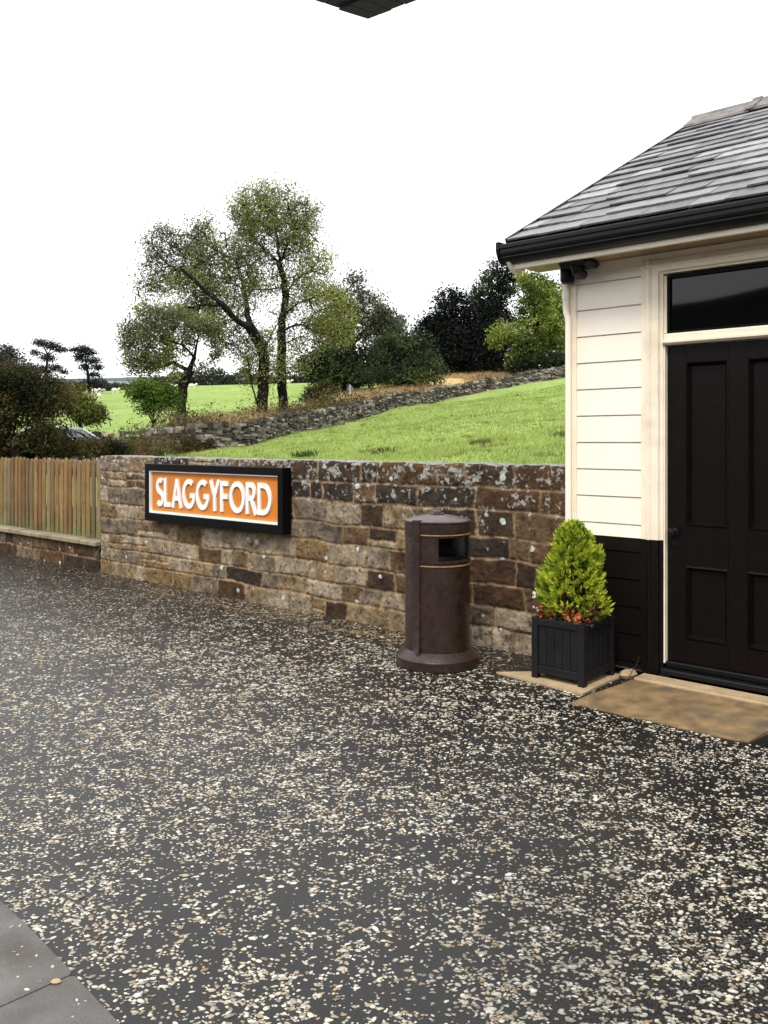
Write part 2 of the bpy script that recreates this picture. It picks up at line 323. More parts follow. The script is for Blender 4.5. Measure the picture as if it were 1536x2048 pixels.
# ------------------------------------------------------------ ground
TX = np.array([-900, 0, 200, 390, 500, 700, 900, 1138, 1536, 2300.])
TY = np.array([10, 25, 40, 50, 60, 80, 100, 120, 160, 200, 260, 400, 900.])
TE = np.array([
 [-136, -60, -40, 5, 22, 46, 64, 78, 92, 98, 80, 50, 20],
 [-136, -60, -40, 5, 22, 46, 64, 78, 92, 98, 80, 50, 20],
 [-136, -60, -38, 5, 24, 48, 66, 80, 93, 99, 82, 52, 20],
 [-136, -56, -26, 18, 46, 64, 78, 90, 104, 111, 92, 60, 20],
 [-136, -55, -22, 8, 52, 70, 84, 95, 108, 113, 95, 60, 20],
 [-136, -45, -2, 16, 32, 85, 113, 117, 116, 118, 100, 70, 30],
 [-136, -28, 22, 46, 62, 81, 122, 137, 138, 138, 120, 80, 40],
 [-136, -5, 42, 70, 90, 116, 135, 148, 150, 150, 130, 90, 50],
 [-136, 10, 62, 92, 112, 135, 150, 160, 165, 165, 150, 110, 60],
 [-136, 20, 70, 100, 120, 140, 155, 165, 170, 170, 155, 120, 70.]])
def hz(X, Y):
    X = np.asarray(X, float); Y = np.asarray(Y, float)
    Yc = np.maximum(Y, 6); x = 768+F*X/Yc; x = np.clip(x, TX[0], TX[-1]); Yt = np.clip(Y, TY[0], TY[-1])
    i = np.clip(np.searchsorted(TX, x)-1, 0, len(TX)-2); j = np.clip(np.searchsorted(TY, Yt)-1, 0, len(TY)-2)
    fx = (x-TX[i])/(TX[i+1]-TX[i]); fy = (Yt-TY[j])/(TY[j+1]-TY[j])
    e = (TE[i, j]*(1-fy)+TE[i, j+1]*fy)*(1-fx)+(TE[i+1, j]*(1-fy)+TE[i+1, j+1]*fy)*fx
    z = EYE+e*Yt/F
    z = z+(fbm(X*.25, Y*.25, 3)-.5)*np.clip(Yt/60, .1, 1)*.5
    return z
def H(X, Y): return float(hz(np.array([X]), np.array([Y]))[0])
g = MB(); g.add([(-900, -900, 0), (900, -900, 0), (900, 900, 0), (-900, 900, 0)], [(0, 1, 2, 3)])
tag(g.build('ground', M['tarmac']), 'dark tarmac station yard scattered with pale chippings', 'ground', kind='structure')
# dry wall path
WP = [(-420, 34), (-200, 35), (0, 36), (200, 38), (390, 41), (500, 45), (700, 62), (900, 82), (1138, 93), (1400, 100)]
WPW = np.array([((x-768)/F*Y, Y) for x, Y in WP])
def wall_dist(X, Y):     # how far beyond the dry wall (positive = behind it)
    x = 768+F*np.asarray(X)/np.maximum(Y, 6)
    return np.asarray(Y)-np.interp(x, [p[0] for p in WP], [p[1] for p in WP])
# terrain sheet
vs_ = np.concatenate([np.linspace(.45, 12, 40), np.geomspace(12.3, 110, 150), np.geomspace(113, 900, 60)])
ss_ = np.concatenate([-np.geomspace(.3, 700, 190)[::-1], [0], np.geomspace(.3, 500, 110)])
SS, VV = np.meshgrid(ss_, vs_)
XX = P0[0]+SS*CA-VV*SA; YY = P0[1]+SS*SA+VV*CA
ZZ = hz(XX, YY)
ZZ = np.where(VV < 6, np.minimum(ZZ, .75+.02*VV), ZZ)
D = wall_dist(XX, YY); xp = 768+F*XX/np.maximum(YY, 6)
green = np.array([.255, .35, .10]); tan = np.array([.50, .35, .17]); scrub = np.array([.13, .10, .04])
n1 = fbm(XX*.18, YY*.10, 5); n2 = fbm(XX*.6, YY*.6, 9)
tb = np.clip((D+1)/2, 0, 1)*np.clip((24+(n1-.5)*20-D)/4, 0, 1)*np.clip((xp-400+n2*60)/40, 0, 1)*np.clip((1250-xp)/100, 0, 1)
tb2 = np.clip((D+1)/2, 0, 1)*np.clip((9+(n2-.5)*14-D)/3, 0, 1)
tb3 = np.clip((-xp+380+(n2-.5)*160-np.clip(D, -20, 0)*0)/60, 0, 1)*np.clip((D+14)/4, 0, 1)*np.clip(-D+1, 0, 1)
C = green[None, None]*(1+.35*(fbm(XX*.08, YY*.05, 21)-.5))[..., None]
C = C*(1-tb[..., None])+tan*tb[..., None]*(.6+.8*n2)[..., None]
w = (tb2*np.clip((n1-.35)*4, .25, 1))[..., None]; C = C*(1-w)+scrub*w
w = tb3[..., None]; C = C*(1-w)+scrub*w
nr, nc = SS.shape; idx = np.arange(nr*nc).reshape(nr, nc)
Fq = np.stack([idx[:-1, :-1], idx[:-1, 1:], idx[1:, 1:], idx[1:, :-1]], -1).reshape(-1, 4)
o = link('hillside_field', npmesh('hillside_field', np.stack([XX, YY, ZZ], -1).reshape(-1, 3), Fq, C.reshape(-1, 3)), M['terrain'], smooth=True)
tag(o, 'bright green sloping pasture behind the stone wall', 'field', kind='structure')
# far hills
def ridge(name, pts, depth, mat, label, base=-5, seed=1, rough=3):
    n = 160; x = np.linspace(0, len(pts)-1, n); P = np.array(pts, float)
    cx = np.interp(x, range(len(pts)), P[:, 0]); cy = np.interp(x, range(len(pts)), P[:, 1]); cz = np.interp(x, range(len(pts)), P[:, 2])
    cz = cz+(fbm(x*3, x*0+1, seed)-.5)*rough
    rows = []
    nrm = np.stack([cx, cy], -1); nrm /= np.linalg.norm(nrm, axis=1)[:, None]
    for k, (f, hgt) in enumerate([(-1, 0), (-.7, .35), (-.35, .75), (0, 1), (.4, .8), (1, 0)]):
        rows.append(np.stack([cx+nrm[:, 0]*depth*f, cy+nrm[:, 1]*depth*f, base+(cz-base)*hgt], -1))
    V = np.array(rows); i = np.arange(V.shape[0]*n).reshape(-1, n)
    Fq = np.stack([i[:-1, :-1], i[:-1, 1:], i[1:, 1:], i[1:, :-1]], -1).reshape(-1, 4)
    o = link(name, npmesh(name, V.reshape(-1, 3), Fq), mat, smooth=True); return tag(o, label, 'hill', kind='structure')
def zz(ypx, Y): return EYE-(ypx-HOR)/F*Y
ridge('far_hills', [(-2600, 1500, 130), (-900, 1600, zz(760, 1600)), (-520, 1500, zz(757, 1500)), (-300, 1500, zz(752, 1500)), (-100, 1500, zz(758, 1500)), (300, 1600, 110), (1500, 1500, 150), (3000, 1000, 150)], 350, M['farhill'], 'grey moorland hills on the skyline')
ridge('valley_slope', [(160, 40, 14), (120, -30, 19), (75, -62, 18.0), (20, -85, 16.0), (-30, -88, 19), (-90, -60, 22), (-150, 0, 14), (-160, 60, 8)], 30, M['backhill'], 'dark wooded slope across the line', rough=2.5, seed=6)
# paving beside the photographer
root = None
def edge_pt(x, y): Y = EYE*F/(y-HOR); return ((x-768)/F*Y, Y)
e0 = np.array(edge_pt(0, 1805)); e1 = np.array(edge_pt(236, 2046)); ed = (e1-e0)/np.linalg.norm(e1-e0); en = np.array([-ed[1], ed[0]])*-1
if en[0] > 0: en = -en
pv = MB()
jpt = np.array(edge_pt(143, 1962)); tj = float(np.dot(jpt-e0, ed)); k = 0
for a, b in [(tj-2.77, tj-1.86), (tj-1.85, tj-.925), (tj-.92, tj-.004), (tj+.004, tj+.9), (tj+.905, tj+1.8), (tj+1.81, tj+2.7)]:
    for r0, r1 in ((0, .62), (.628, 1.25), (1.258, 1.9)):
        off = random.uniform(-.004, .004) if r0 == 0 else 0
        # rounded outer corners: outline with slight chips
        pts = [(a, r0+off+.012), (a+.012, r0+off), (a+.3, r0+off+.004), (a+.6, r0+off-.003), (b-.012, r0+off), (b, r0+off+.012), (b, r1), (a, r1)]
        f = lambda p, q, h: (e0[0]+ed[0]*p+en[0]*(q+.008), e0[1]+ed[1]*p+en[1]*(q+.008), h)
        pv.prism(pts, f, 0.002, .018+random.uniform(-.0015, .0015))
tag(pv.build('pavement', M['paving']), 'grey stone paving slabs at the near corner', 'pavement', kind='structure')
# ------------------------------------------------------------ station building
BR = ANG; BL = L2W(0, 0, 0)
B = thing('station_building', 'cream weatherboarded station building with dark brown base and slate roof', 'building', BL, BR)
W_ = 5.2; DEP = 5.9; CB = .91; TOPZ = 2.765
def boards(s0, s1, lines, zlo, zhi):
    m = MB(); z = [zlo]+[l for l in lines if zlo+.02 < l < zhi-.02]+[zhi]
    m.box(s0, s1, .0, .04, zlo, zhi)
    for a, b in zip(z[:-1], z[1:]):
        g0 = 0 if a == zlo else .0045; g1 = 0 if b == zhi else .0045
        # shiplap: slightly tilted face
        m.add([(s0, -.020, a+g0), (s1, -.020, a+g0), (s1, -.0005, a+g0), (s0, -.0005, a+g0), (s0, -.014, b-g1), (s1, -.014, b-g1), (s1, -.0005, b-g1), (s0, -.0005, b-g1)],
              [(0, 3, 2, 1), (4, 5, 6, 7), (0, 1, 5, 4), (1, 2, 6, 5), (2, 3, 7, 6), (3, 0, 4, 7)])
    return m
LN = [.995+.1815*k for k in range(-6, 12)]
DL, DR = .70, 1.60
pc = boards(.072, .547, LN, CB, TOPZ); 
pc2 = boards(1.753, W_, LN, CB, TOPZ); pc.add(pc2.v, pc2.f); pc.box(.548, 1.752, -.012, .04, 2.717, TOPZ)
pc.build('cladding', M['cream'], B)
pd = boards(.072, .547, LN, .05, CB-.004); p2 = boards(1.753, W_, LN, .05, CB-.004); pd.add(p2.v, p2.f)
pd.build('plinth_cladding', M['brown_paint'], B)
c = MB(); c.box(-.003, .072, -.034, .04, CB, TOPZ, .004); c.build('corner_board', M['cream_trim'], B)
c = MB(); c.box(-.003, .072, -.034, .04, .03, CB-.003, .004); c.build('corner_board', M['brown_paint'], B)
# gable, side and back walls
m = MB(); RZ = 4.60
m.prism([(.045, 0.02), (DEP-.01, 0.02), (DEP-.01, 2.72), (DEP/2, RZ-.12), (.045, 2.72)], lambda p, q, h: (h, p, q), 0.0, .1)
m.prism([(.045, 0.02), (DEP-.01, 0.02), (DEP-.01, 2.72), (DEP/2, RZ-.12), (.045, 2.72)], lambda p, q, h: (h, p, q), W_-.1, W_)
m.box(.101, W_-.101, DEP-.1, DEP-.01, .02, 2.72)
m.box(.101, .7, .045, .1, .02, 2.72); m.box(1.6, W_-.101, .045, .1, .02, 2.72)
m.build('wall', M['cream'], B)
# door surround : moulded profile
prof = [(.549, .04), (.549, -.036), (.584, -.036), (.586, -.046), (.592, -.056), (.606, -.060), (.616, -.052), (.620, -.044), (.626, -.040), (.664, -.040), (.667, -.034), (.672, -.022), (.682, -.018), (.690, -.018), (.690, .09), (.60, .09), (.60, .04)]
mir = [(2.30-p, q) for p, q in prof][::-1]
fz = lambda p, q, h: (p, q, h)
for nm, mt, za, zb in (('door_frame', M['cream_trim'], CB, 2.715), ('door_frame', M['brown_paint'], .045, CB-.004)):
    m = MB(); m.prism(prof, fz, za, zb)
    if za < .5:
        m.build(nm, mt, B); m = MB()
    m.prism(mir, fz, za, zb)
    if za > .5:
        hp = [(2.715-(p-.549)*.62-.0, q) for p, q in prof]      # head uses the same section, slimmer
        m.prism(hp, lambda p, q, h: (h, q-.0015, p), .551, 1.749)
        m.box(.6905, 1.6095, -.022, .07, 2.168, 2.24, .008); m.box(.6905, 1.6095, -.036, -.0225, 2.176, 2.198, .004)
        m.box(.6905, .7000, -.012, .088, .12, 2.164); m.box(1.600, 1.6095, -.012, .088, .12, 2.164)
        m.box(.6905, .708, -.005, .07, 2.245, 2.612); m.box(1.592, 1.6095, -.005, .07, 2.245, 2.612)
    fr = m.build(nm, mt, B)
# fanlight
wn = MB(); t_ = .016
wn.box(.709, 1.591, .0, .05, 2.242, 2.242+t_); wn.box(.709, 1.591, .0, .05, 2.612-t_, 2.612); wn.box(.709, .709+t_, .001, .049, 2.2585, 2.5955); wn.box(1.591-t_, 1.591, .001, .049, 2.2585, 2.5955)
wf = wn.build('window', M['black_frame'], B); wf['label'] = 'dark framed fanlight above the door'
gl = MB(); gl.box(.7255, 1.5745, .022, .028, 2.2585, 2.5955); gl.build('pane', M['glass'], wf)
# door
d = MB(); dz0, dz1 = .135, 2.160; yF, yB = .022, .07
PAN = [(.825, 1.088, 1.012, 2.052), (1.208, 1.475, 1.012, 2.052), (.825, 1.088, .29, .752), (1.208, 1.475, .29, .752)]
d.box(.702, .825, yF, yB, dz0, dz1, .003); d.box(1.475, 1.598, yF, yB, dz0, dz1, .003); d.box(1.0885, 1.2075, yF, yB, dz0, dz1, .002)
for a, b in ((.8255, 1.0880), (1.208, 1.4745)):
    d.box(a, b, yF+.0006, yB, dz0, .29); d.box(a, b, yF+.0006, yB, .752, 1.012); d.box(a, b, yF+.0006, yB, 2.052, dz1)
door = d.build('door', M['door_paint'], B)
for a, b, z0, z1 in PAN:
    p = MB(); p.box(a+.001, b-.001, .048, .056, z0+.001, z1-.001)
    mw = .026; yo = yF-.010; yi = .047
    O = [(a-.004, z0-.004), (b+.004, z0-.004), (b+.004, z1+.004), (a-.004, z1+.004)]; 
    I = [(a+mw, z0+mw), (b-mw, z0+mw), (b-mw, z1-mw), (a+mw, z1-mw)]; Md = [(a+.006, z0+.006), (b-.006, z0+.006), (b-.006, z1-.006), (a+.006, z1-.006)]
    vs = [(x, yF-.0005, z) for x, z in O]+[(x, yo, z) for x, z in Md]+[(x, yi, z) for x, z in I]
    fs = [(i, (i+1) % 4, 4+(i+1) % 4, 4+i) for i in range(4)]+[(4+i, 4+(i+1) % 4, 8+(i+1) % 4, 8+i) for i in range(4)]
    p.add(vs, fs); p.build('door_panel', M['door_paint'], door)
k = MB(); k.lathe([(0, 0), (.026, 0), (.026, .006), (.010, .010), (.010, .035), (.024, .042), (.028, .055), (.022, .068), (0, .072)], 0, 0, 20)
ko = k.build('handle', M['gutter'], door, smooth=True); ko.location = (.752, yF, .965); ko.rotation_euler = (R(90), 0, 0)
k = MB(); k.box(.735, .769, yF-.006, yF-.0002, .87, .91, .002); k.build('keyhole_plate', M['gutter'], door)
th = MB(); th.box(.70, 1.60, -.010, .075, .096, .133, .006); th.box(.692, 1.608, -.075, .075, .056, .0955, .008)
th.build('threshold', M['gutter'], B)
# eaves
GT, GB = 2.905, 2.735
m = MB(); m.box(-.27, W_+.3, -.290, -.266, 2.745, 2.87, .003); m.build('fascia', M['cream_trim'], B)
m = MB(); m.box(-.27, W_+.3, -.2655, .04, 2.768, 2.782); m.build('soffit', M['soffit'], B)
gp = [(-.293, GT-.02), (-.300, GT), (-.306, GT), (-.306, GT-.03), (-.372, GT-.03), (-.372, GT+.002), (-.382, GT+.004), (-.388, GT-.006), (-.388, GT-.026), (-.380, GT-.034), (-.380, GT-.056), (-.376, GT-.070), (-.366, GT-.080), (-.366, GT-.089), (-.352, GT-.104), (-.33, GT-.118), (-.305, GT-.126), (-.293, GT-.126)]
m = MB(); m.prism(gp, lambda p, q, h: (h, p, q), -.325, W_+.3)
go = m.build('gutter', M['gutter'], B)
m = MB(); gp2 = [(-.391, GT-.033), (-.391, GT+.02), (-.37, GT+.022), (-.31, GT+.022), (-.291, GT+.01), (-.291, GT-.128), (-.31, GT-.130), (-.335, GT-.120), (-.37, GT-.088), (-.384, GT-.06)]
m.prism(gp2, lambda p, q, h: (h, p, q), -.35, -.326); m.build('end_cap', M['gutter'], go)
# bargeboard with rounded foot
def bb(s0, s1):
    m = MB(); th_ = math.atan2(RZ-2.80, DEP/2+.30)
    pts = [(-.33, 2.90), (-.345, 2.84), (-.335, 2.79), (-.30, 2.745), (-.25, 2.72), (-.20, 2.725), (-.16, 2.76), (DEP/2, RZ-.10), (DEP/2, RZ+.04)]
    m.prism(pts, lambda p, q, h: (h, p, q), s0, s1)
    m.prism([(DEP-p, q) for p, q in pts][::-1], lambda p, q, h: (h, p, q), s0, s1)
    return m
m = bb(-.300, -.271); m.build('bargeboard', M['cream'], B)
m = bb(W_+.31, W_+.335); m.build('bargeboard', M['cream'], B)
# roof : individual slates
E0 = np.array([-.335, 2.925]); E1 = np.array([DEP/2, RZ+.06]); SL = float(np.linalg.norm(E1-E0)); sdir = (E1-E0)/SL; snr = np.array([-sdir[1], sdir[0]])
rf = MB()
def slope_pt(s, a, b, flip=False):
    p = E0+sdir*a+snr*b; y = DEP-p[0] if flip else p[0]; return (s, y, p[1])
GA = .235; nk = int(SL/GA)+1
for flip in (False, True):
    rf.add([slope_pt(-.275, 0, -.03, flip), slope_pt(W_+.33, 0, -.03, flip), slope_pt(W_+.33, SL, -.03, flip), slope_pt(-.275, SL, -.03, flip),
            slope_pt(-.275, 0, -.004, flip), slope_pt(W_+.33, 0, -.004, flip), slope_pt(W_+.33, SL, -.004, flip), slope_pt(-.275, SL, -.004, flip)],
           [(0, 3, 2, 1), (4, 5, 6, 7), (0, 1, 5, 4), (1, 2, 6, 5), (2, 3, 7, 6), (3, 0, 4, 7)], (.05, .05, .05))
    for k in range(nk):
        s = -.285 + (-.14 if k % 2 else 0) ; a0 = k*GA-.01
        while s < W_+.34:
            w_ = random.choice([.22, .26, .30, .34, .40]) if not flip else .6
            x0, x1 = max(s, -.285)+.0025, min(s+w_, W_+.345)-.0025
            if x1-x0 > .03:
                al = a0+(random.uniform(-.013, .013) if s > -.2 else 0); au = min(k*GA+GA+.10, SL); hb = .024+random.uniform(-.004, .008); ht = .004
                g_ = random.choice([.09, .12, .14, .16, .18, .21, .28]) if not flip else .08
                cc = (g_, g_*1.0, g_*1.03)
                j1, j2 = random.uniform(-.009, .009), random.uniform(-.009, .009); th_ = .012
                xm = x0+(x1-x0)*random.uniform(.3, .7); jm = random.uniform(-.006, .006); tw = random.uniform(-.003, .004)
                P_ = [(x0, al+j1, hb+tw), (xm, al+jm, hb), (x1, al+j2, hb-tw), (x1, au, ht), (x0, au, ht)]
                vs = [slope_pt(a, b, c_, flip) for a, b, c_ in P_]+[slope_pt(a, b, c_-th_ if i < 3 else -.002, flip) for i, (a, b, c_) in enumerate(P_)]
                rf.add(vs, [(0, 1, 2, 3, 4), (9, 8, 7, 6, 5)]+[(i, 5+i, 5+(i+1) % 5, (i+1) % 5) for i in range(5)], cc)
            s += w_
for flip in (False, True):
    a = [slope_pt(-.304, .0, -.05, flip), slope_pt(-.287, .0, -.05, flip), slope_pt(-.287, SL, -.05, flip), slope_pt(-.304, SL, -.05, flip)]
    b = [slope_pt(-.304, .0, .030, flip), slope_pt(-.287, .0, .030, flip), slope_pt(-.287, SL, .030, flip), slope_pt(-.304, SL, .030, flip)]
    rf.add(a+b, [(0, 3, 2, 1), (4, 5, 6, 7), (0, 1, 5, 4), (1, 2, 6, 5), (2, 3, 7, 6), (3, 0, 4, 7)], (.02, .02, .022))
roof = rf.build('roof', M['slate'], B, col=True)
rt = MB(); s = -.29; i = 0
while s < W_+.3:
    w_ = .62; dz = random.uniform(-.006, .008)
    pr = []
    kq = (E1[1]-E0[1])/(E1[0]-E0[0])
    for (q, zq) in [(-.25, -.25*kq+.012), (-.245, -.245*kq+.034), (-.06, -.06*kq+.05), (-.035, .055), (0, .066), (.035, .055), (.06, -.06*kq+.05), (.245, -.245*kq+.034), (.25, -.25*kq+.012), (0, -.03)]:
        pr.append((DEP/2+q, RZ+.075+zq+dz))
    rt.prism(pr, lambda p, q, h: (h, p, q), s, s+w_-.012)
    if i: rt.prism([(DEP/2+(p-DEP/2)*1.05, q+.014) for p, q in pr], lambda p, q, h: (h, p, q), s-.045, s+.035)
    s += w_; i += 1
rt.build('ridge_tiles', M['ridge'], roof)
# rainwater pipe : black swan neck, pipe painted cream down the corner
bk = MB()
bk.box(.055, .27, -.262, -.05, 2.715, 2.766, .02)
bk.lathe([(0, 2.635), (.04, 2.64), (.05, 2.66), (.05, 2.74), (.042, 2.76)], .03, -.075, 20)
bk.tube([(.17, -.22, 2.73), (.172, -.20, 2.69), (.165, -.16, 2.67), (.16, -.10, 2.68)], .036, 12)
bk.build('pipe_bracket', M['gutter'], B, smooth=True)
pp = MB(); pp.tube([(.008, -.060, 2.65), (.008, -.060, 2.50), (.011, -.060, 2.44), (.026, -.060, 2.40), (.028, -.060, 2.33), (.028, -.060, .915)], .021, 14)
for z in (2.56,): pp.lathe([(.021, z-.03), (.026, z-.028), (.026, z+.028), (.021, z+.03)], .008, -.060, 16)
pp.build('drainpipe', M['cream'], B, smooth=True)
pp = MB(); pp.tube([(.028, -.060, .913), (.028, -.060, .05)], .021, 14); pp.build('drainpipe', M['brown_paint'], B, smooth=True)
# doorstep
D_ = thing('doorstep', 'worn brown concrete step ramp with pale stone edge below the dark door', 'step', L2W(1.1, -.4, 0), BR)
m = MB(); n = 16
for i in range(n):     # irregular outline
    pass
top = [(.475, -.835), (.62, -.828), (.80, -.838), (1.0, -.826), (1.2, -.834), (1.42, -.822), (1.485, -.80), (1.52, -.60), (1.53, -.23), (.575, -.23), (.56, -.35), (.50, -.62)]
def rz_(y): return .006+(y+.835)/.6*.030
vs = [(p-1.1, q+.4, rz_(q)) for p, q in top]+[(p-1.1, q+.4, -.02) for p, q in top]; nn = len(top)
m.add(vs, [tuple(range(nn)), tuple(range(nn, 2*nn))[::-1]]+[(i, (i+1) % nn, nn+(i+1) % nn, nn+i) for i in range(nn)])
m.build('ramp', M['step'], D_)
m = MB(); m.box(.585-1.1, 1.9-1.1, -.228+.4, -.078+.4, -.02, .050, .006); m.build('stone_edge', M['stepedge'], D_)
sl = MB(); sl.prism([(-.22, -.575), (.0, -.60), (.2, -.618), (.45, -.64), (.44, -.3), (.45, -.08), (.12, -.08), (-.04, -.40)], lambda p, q, h: (p-.1, q+.3, h), -.02, .012)
tag(sl.build('paving_slab', M['stepedge'], loc=L2W(.1, -.3), rz=BR), 'flat sandstone slab set in the ground under the black planter', 'slab')
ls = MB()
ls.lathe([(0, .0), (.05, .005), (.065, .03), (.05, .055), (.02, .066), (0, .066)], 0, 0, 9)
lo = ls.build('loose_stone', M['stepedge'], loc=L2W(.49, -.10), rz=.4, smooth=True); lo.scale = (1.1, .6, .9); tag(lo, 'small pale loose stone between planter and door post', 'stone')
# ------------------------------------------------------------ coursed stone wall (relief built as geometry)
def stone_relief(name, s0, s1, ztop, courses, res, parent, seed, y0=0.0, tone=None):
    rg = np.random.default_rng(seed)
    s = np.arange(s0, s1+res/2, res); s[-1] = s1; z = np.arange(0, ztop+res/2, res); z[-1] = ztop
    S, Z = np.meshgrid(s, z)
    wob = (fbm(S*2.2, Z*2+3, seed)-.5)*.05; wf = (fbm(S*14, Z*14, seed+5)-.5)*.014
    Zw = Z+wob*np.clip((ztop-Z)/.2, 0, 1)*np.clip(Z/.1+.3, 0, 1)+wf
    zb = np.concatenate([[ -.06], np.cumsum(courses[::-1])]); zb[-1] = ztop+.05
    k = np.clip(np.searchsorted(zb, Zw)-1, 0, len(courses)-1)
    dist = np.minimum(Zw-zb[k], zb[k+1]-Zw); sid = np.zeros(S.shape, int); base = 0
    cols = []; pro = []
    Sw = S+(fbm(S*3+9, Z*11, seed+8)-.5)*.045+(fbm(S*18, Z*18, seed+2)-.5)*.012
    for c_ in range(len(courses)):
        h = zb[c_+1]-zb[c_]; js = [s0-.3]
        while js[-1] < s1+.3: js.append(js[-1]+rg.choice([.13, .19, .24, .30, .36, .44])*(.8+.5*h/.17))
        js = np.array(js); mk = k == c_
        a = np.clip(np.searchsorted(js, Sw[mk])-1, 0, len(js)-2)
        dd = np.minimum(Sw[mk]-js[a], js[a+1]-Sw[mk])
        # some stones split in two thin ones
        split = rg.random(len(js)) < .16; fr = rg.uniform(.35, .65, len(js)); zs = zb[c_]+h*fr[a]
        d3 = np.where(split[a], np.abs(Zw[mk]-zs), 9)
        upper = np.where(split[a] & (Zw[mk] > zs), 1, 0)
        dist[mk] = np.minimum(np.minimum(dist[mk], dd), d3)
        sid[mk] = base+a*2+upper; base += len(js)*2
    n_ = base+2
    rnd = rg.random((n_, 3)); prot = rg.uniform(0, .010, n_)
    f = tone(S, Z)
    darkp = np.array([[.062, .033, .017], [.085, .046, .022], [.045, .028, .017], [.11, .066, .034], [.034, .025, .019]])
    palep = np.array([[.21, .15, .085], [.26, .205, .14], [.175, .115, .055], [.16, .125, .09], [.31, .25, .18]])
    pi = (rnd[:, 0]*5).astype(int); thr = rnd[sid, 1]
    A = darkp[pi][sid]; Bc = palep[pi][sid]
    pick = np.clip((f-thr)*4+.5, 0, 1)[..., None]
    Cc = A*(1-pick)+Bc*pick
    mort = np.clip((.008+.011*fbm(S*5, Z*5, 4)-dist)/.005, 0, 1)
    mcol = np.array([.29, .20, .11])*(.55+.8*fbm(S*9, Z*9, 12))[..., None]*(.7+.3*np.clip(f, 0, 1))[..., None]
    Cc = Cc*(1-mort[..., None])+mcol*mort[..., None]
    edge = np.clip(dist/.028, 0, 1); edge = np.sqrt(edge*(2-edge)+1e-6)
    hgt = .014+edge*(.009+prot[sid])+(fbm(S*16, Z*16, seed+3)-.5)*.020+(fbm(S*45, Z*45, seed+4)-.5)*.010
    hgt = hgt*(1-.18*mort)
    hgt = np.where(Z > ztop-res*1.5, hgt*.7, hgt)
    Yv = y0-hgt
    Zt = Z+np.where(Z > ztop-.03, (fbm(S*5+2, S*0+1, seed+30, 4)-.5)*.030, 0)
    V = np.stack([S, Yv, Zt], -1)
    # top strip going back
    back = V[-1].copy(); back[:, 1] = .42
    mid = V[-1].copy(); mid[:, 1] = .02; mid[:, 2] += .004
    V2 = np.concatenate([V.reshape(-1, 3), mid, back]); nr, nc = S.shape
    C2 = np.concatenate([Cc.reshape(-1, 3), np.full((2*nc, 3), .22)])
    i = np.arange(nr*nc+2*nc).reshape(nr+2, nc)
    Fq = np.stack([i[:-1, :-1], i[:-1, 1:], i[1:, 1:], i[1:, :-1]], -1).reshape(-1, 4)
    return link(name, npmesh(name, V2, Fq, C2), M['wallstone'], parent, smooth=True)
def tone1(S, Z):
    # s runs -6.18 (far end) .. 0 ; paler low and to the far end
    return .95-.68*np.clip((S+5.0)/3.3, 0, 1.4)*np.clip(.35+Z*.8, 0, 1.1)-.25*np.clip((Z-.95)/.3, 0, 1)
SW = thing('stone_wall', 'lichen spotted coursed sandstone wall behind the brown litter bin', 'wall', L2W(0, 0, 0), BR)
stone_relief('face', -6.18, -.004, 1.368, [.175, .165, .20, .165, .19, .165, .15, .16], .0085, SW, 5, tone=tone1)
m = MB(); m.box(-6.18, -.004, .02, .40, 0, 1.365); m.build('core', M['plainstone'], SW)
m = MB(); s = -6.19; 
LW = thing('low_wall', 'low dark stone wall with pale coping below the wooden fence', 'wall', L2W(-6.19, 0, 0), BR)
def tone2(S, Z): return .12+0*S
lw = stone_relief('face', -7.5, -.004, .30, [.15, .15], .012, LW, 9, tone=tone2)
m = MB(); m.box(-7.5, -.004, .02, .40, 0, .298); m.build('core', M['plainstone'], LW)
m = MB(); s = -7.5
while s < -.05:
    w_ = random.uniform(.7, 1.1); e = min(s+w_, -.01); m.box(s, e-.006, -.085, .3, .302, .368+random.uniform(-.004, .004), .014); s += w_
m.build('coping', M['coping'], LW)
# fence
FN = thing('wooden_fence', 'weathered brown vertical board fence standing on the low wall', 'fence', L2W(-6.19, .05, .369), BR)
m = MB(); s = -7.45
while s < -.16:
    w_ = random.uniform(.068, .085); h_ = .955+random.uniform(-.012, .012); t = random.uniform(.7, 1.25); gy = random.random()
    c1 = (.22*t, .125*t, .042*t) if gy > .2 else (.20*t, .14*t, .07*t); c0 = (.13*t, .135*t, .045*t) if random.random() < .6 else (c1[0]*.6, c1[1]*.6, c1[2]*.6)
    yj = random.uniform(-.003, .004); x0, x1 = s, s+w_
    outl = [(x0, .012), (x1, .012), (x1, h_-.03), ((x0+x1)/2+.02, h_), ((x0+x1)/2-.02, h_), (x0, h_-.03)]
    zs = [.012, .16, .5, h_-.03, h_]; wd = [1, 1, 1, 1, .35]; xm = (x0+x1)/2; vs = []
    lean = random.uniform(-.006, .006)
    for z, wv in zip(zs, wd):
        hw = w_/2*wv; xo = xm+lean*z
        vs += [(xo-hw, yj, z), (xo+hw, yj, z), (xo+hw, yj+.018, z), (xo-hw, yj+.018, z)]
    b0 = len(m.v); m.v += vs; m.c += [c0]*4+[tuple(.6*a+.4*b for a, b in zip(c1, c0))]*4+[c1]*12
    for k in range(4):
        for q in range(4): m.f.append((b0+k*4+q, b0+k*4+(q+1) % 4, b0+k*4+4+(q+1) % 4, b0+k*4+4+q))
    m.f.append((b0+3, b0+2, b0+1, b0)); m.f.append((b0+16, b0+17, b0+18, b0+19))
    s += w_+random.uniform(.028, .042)
m.build('boards', M['fence'], FN, col=True)
for z in (.18, .74):
    m = MB(); m.box(-7.45, -.02, .022, .062, z, z+.08, .003, (.12, .08, .04)); m.build('rail', M['fence'], FN, col=True)
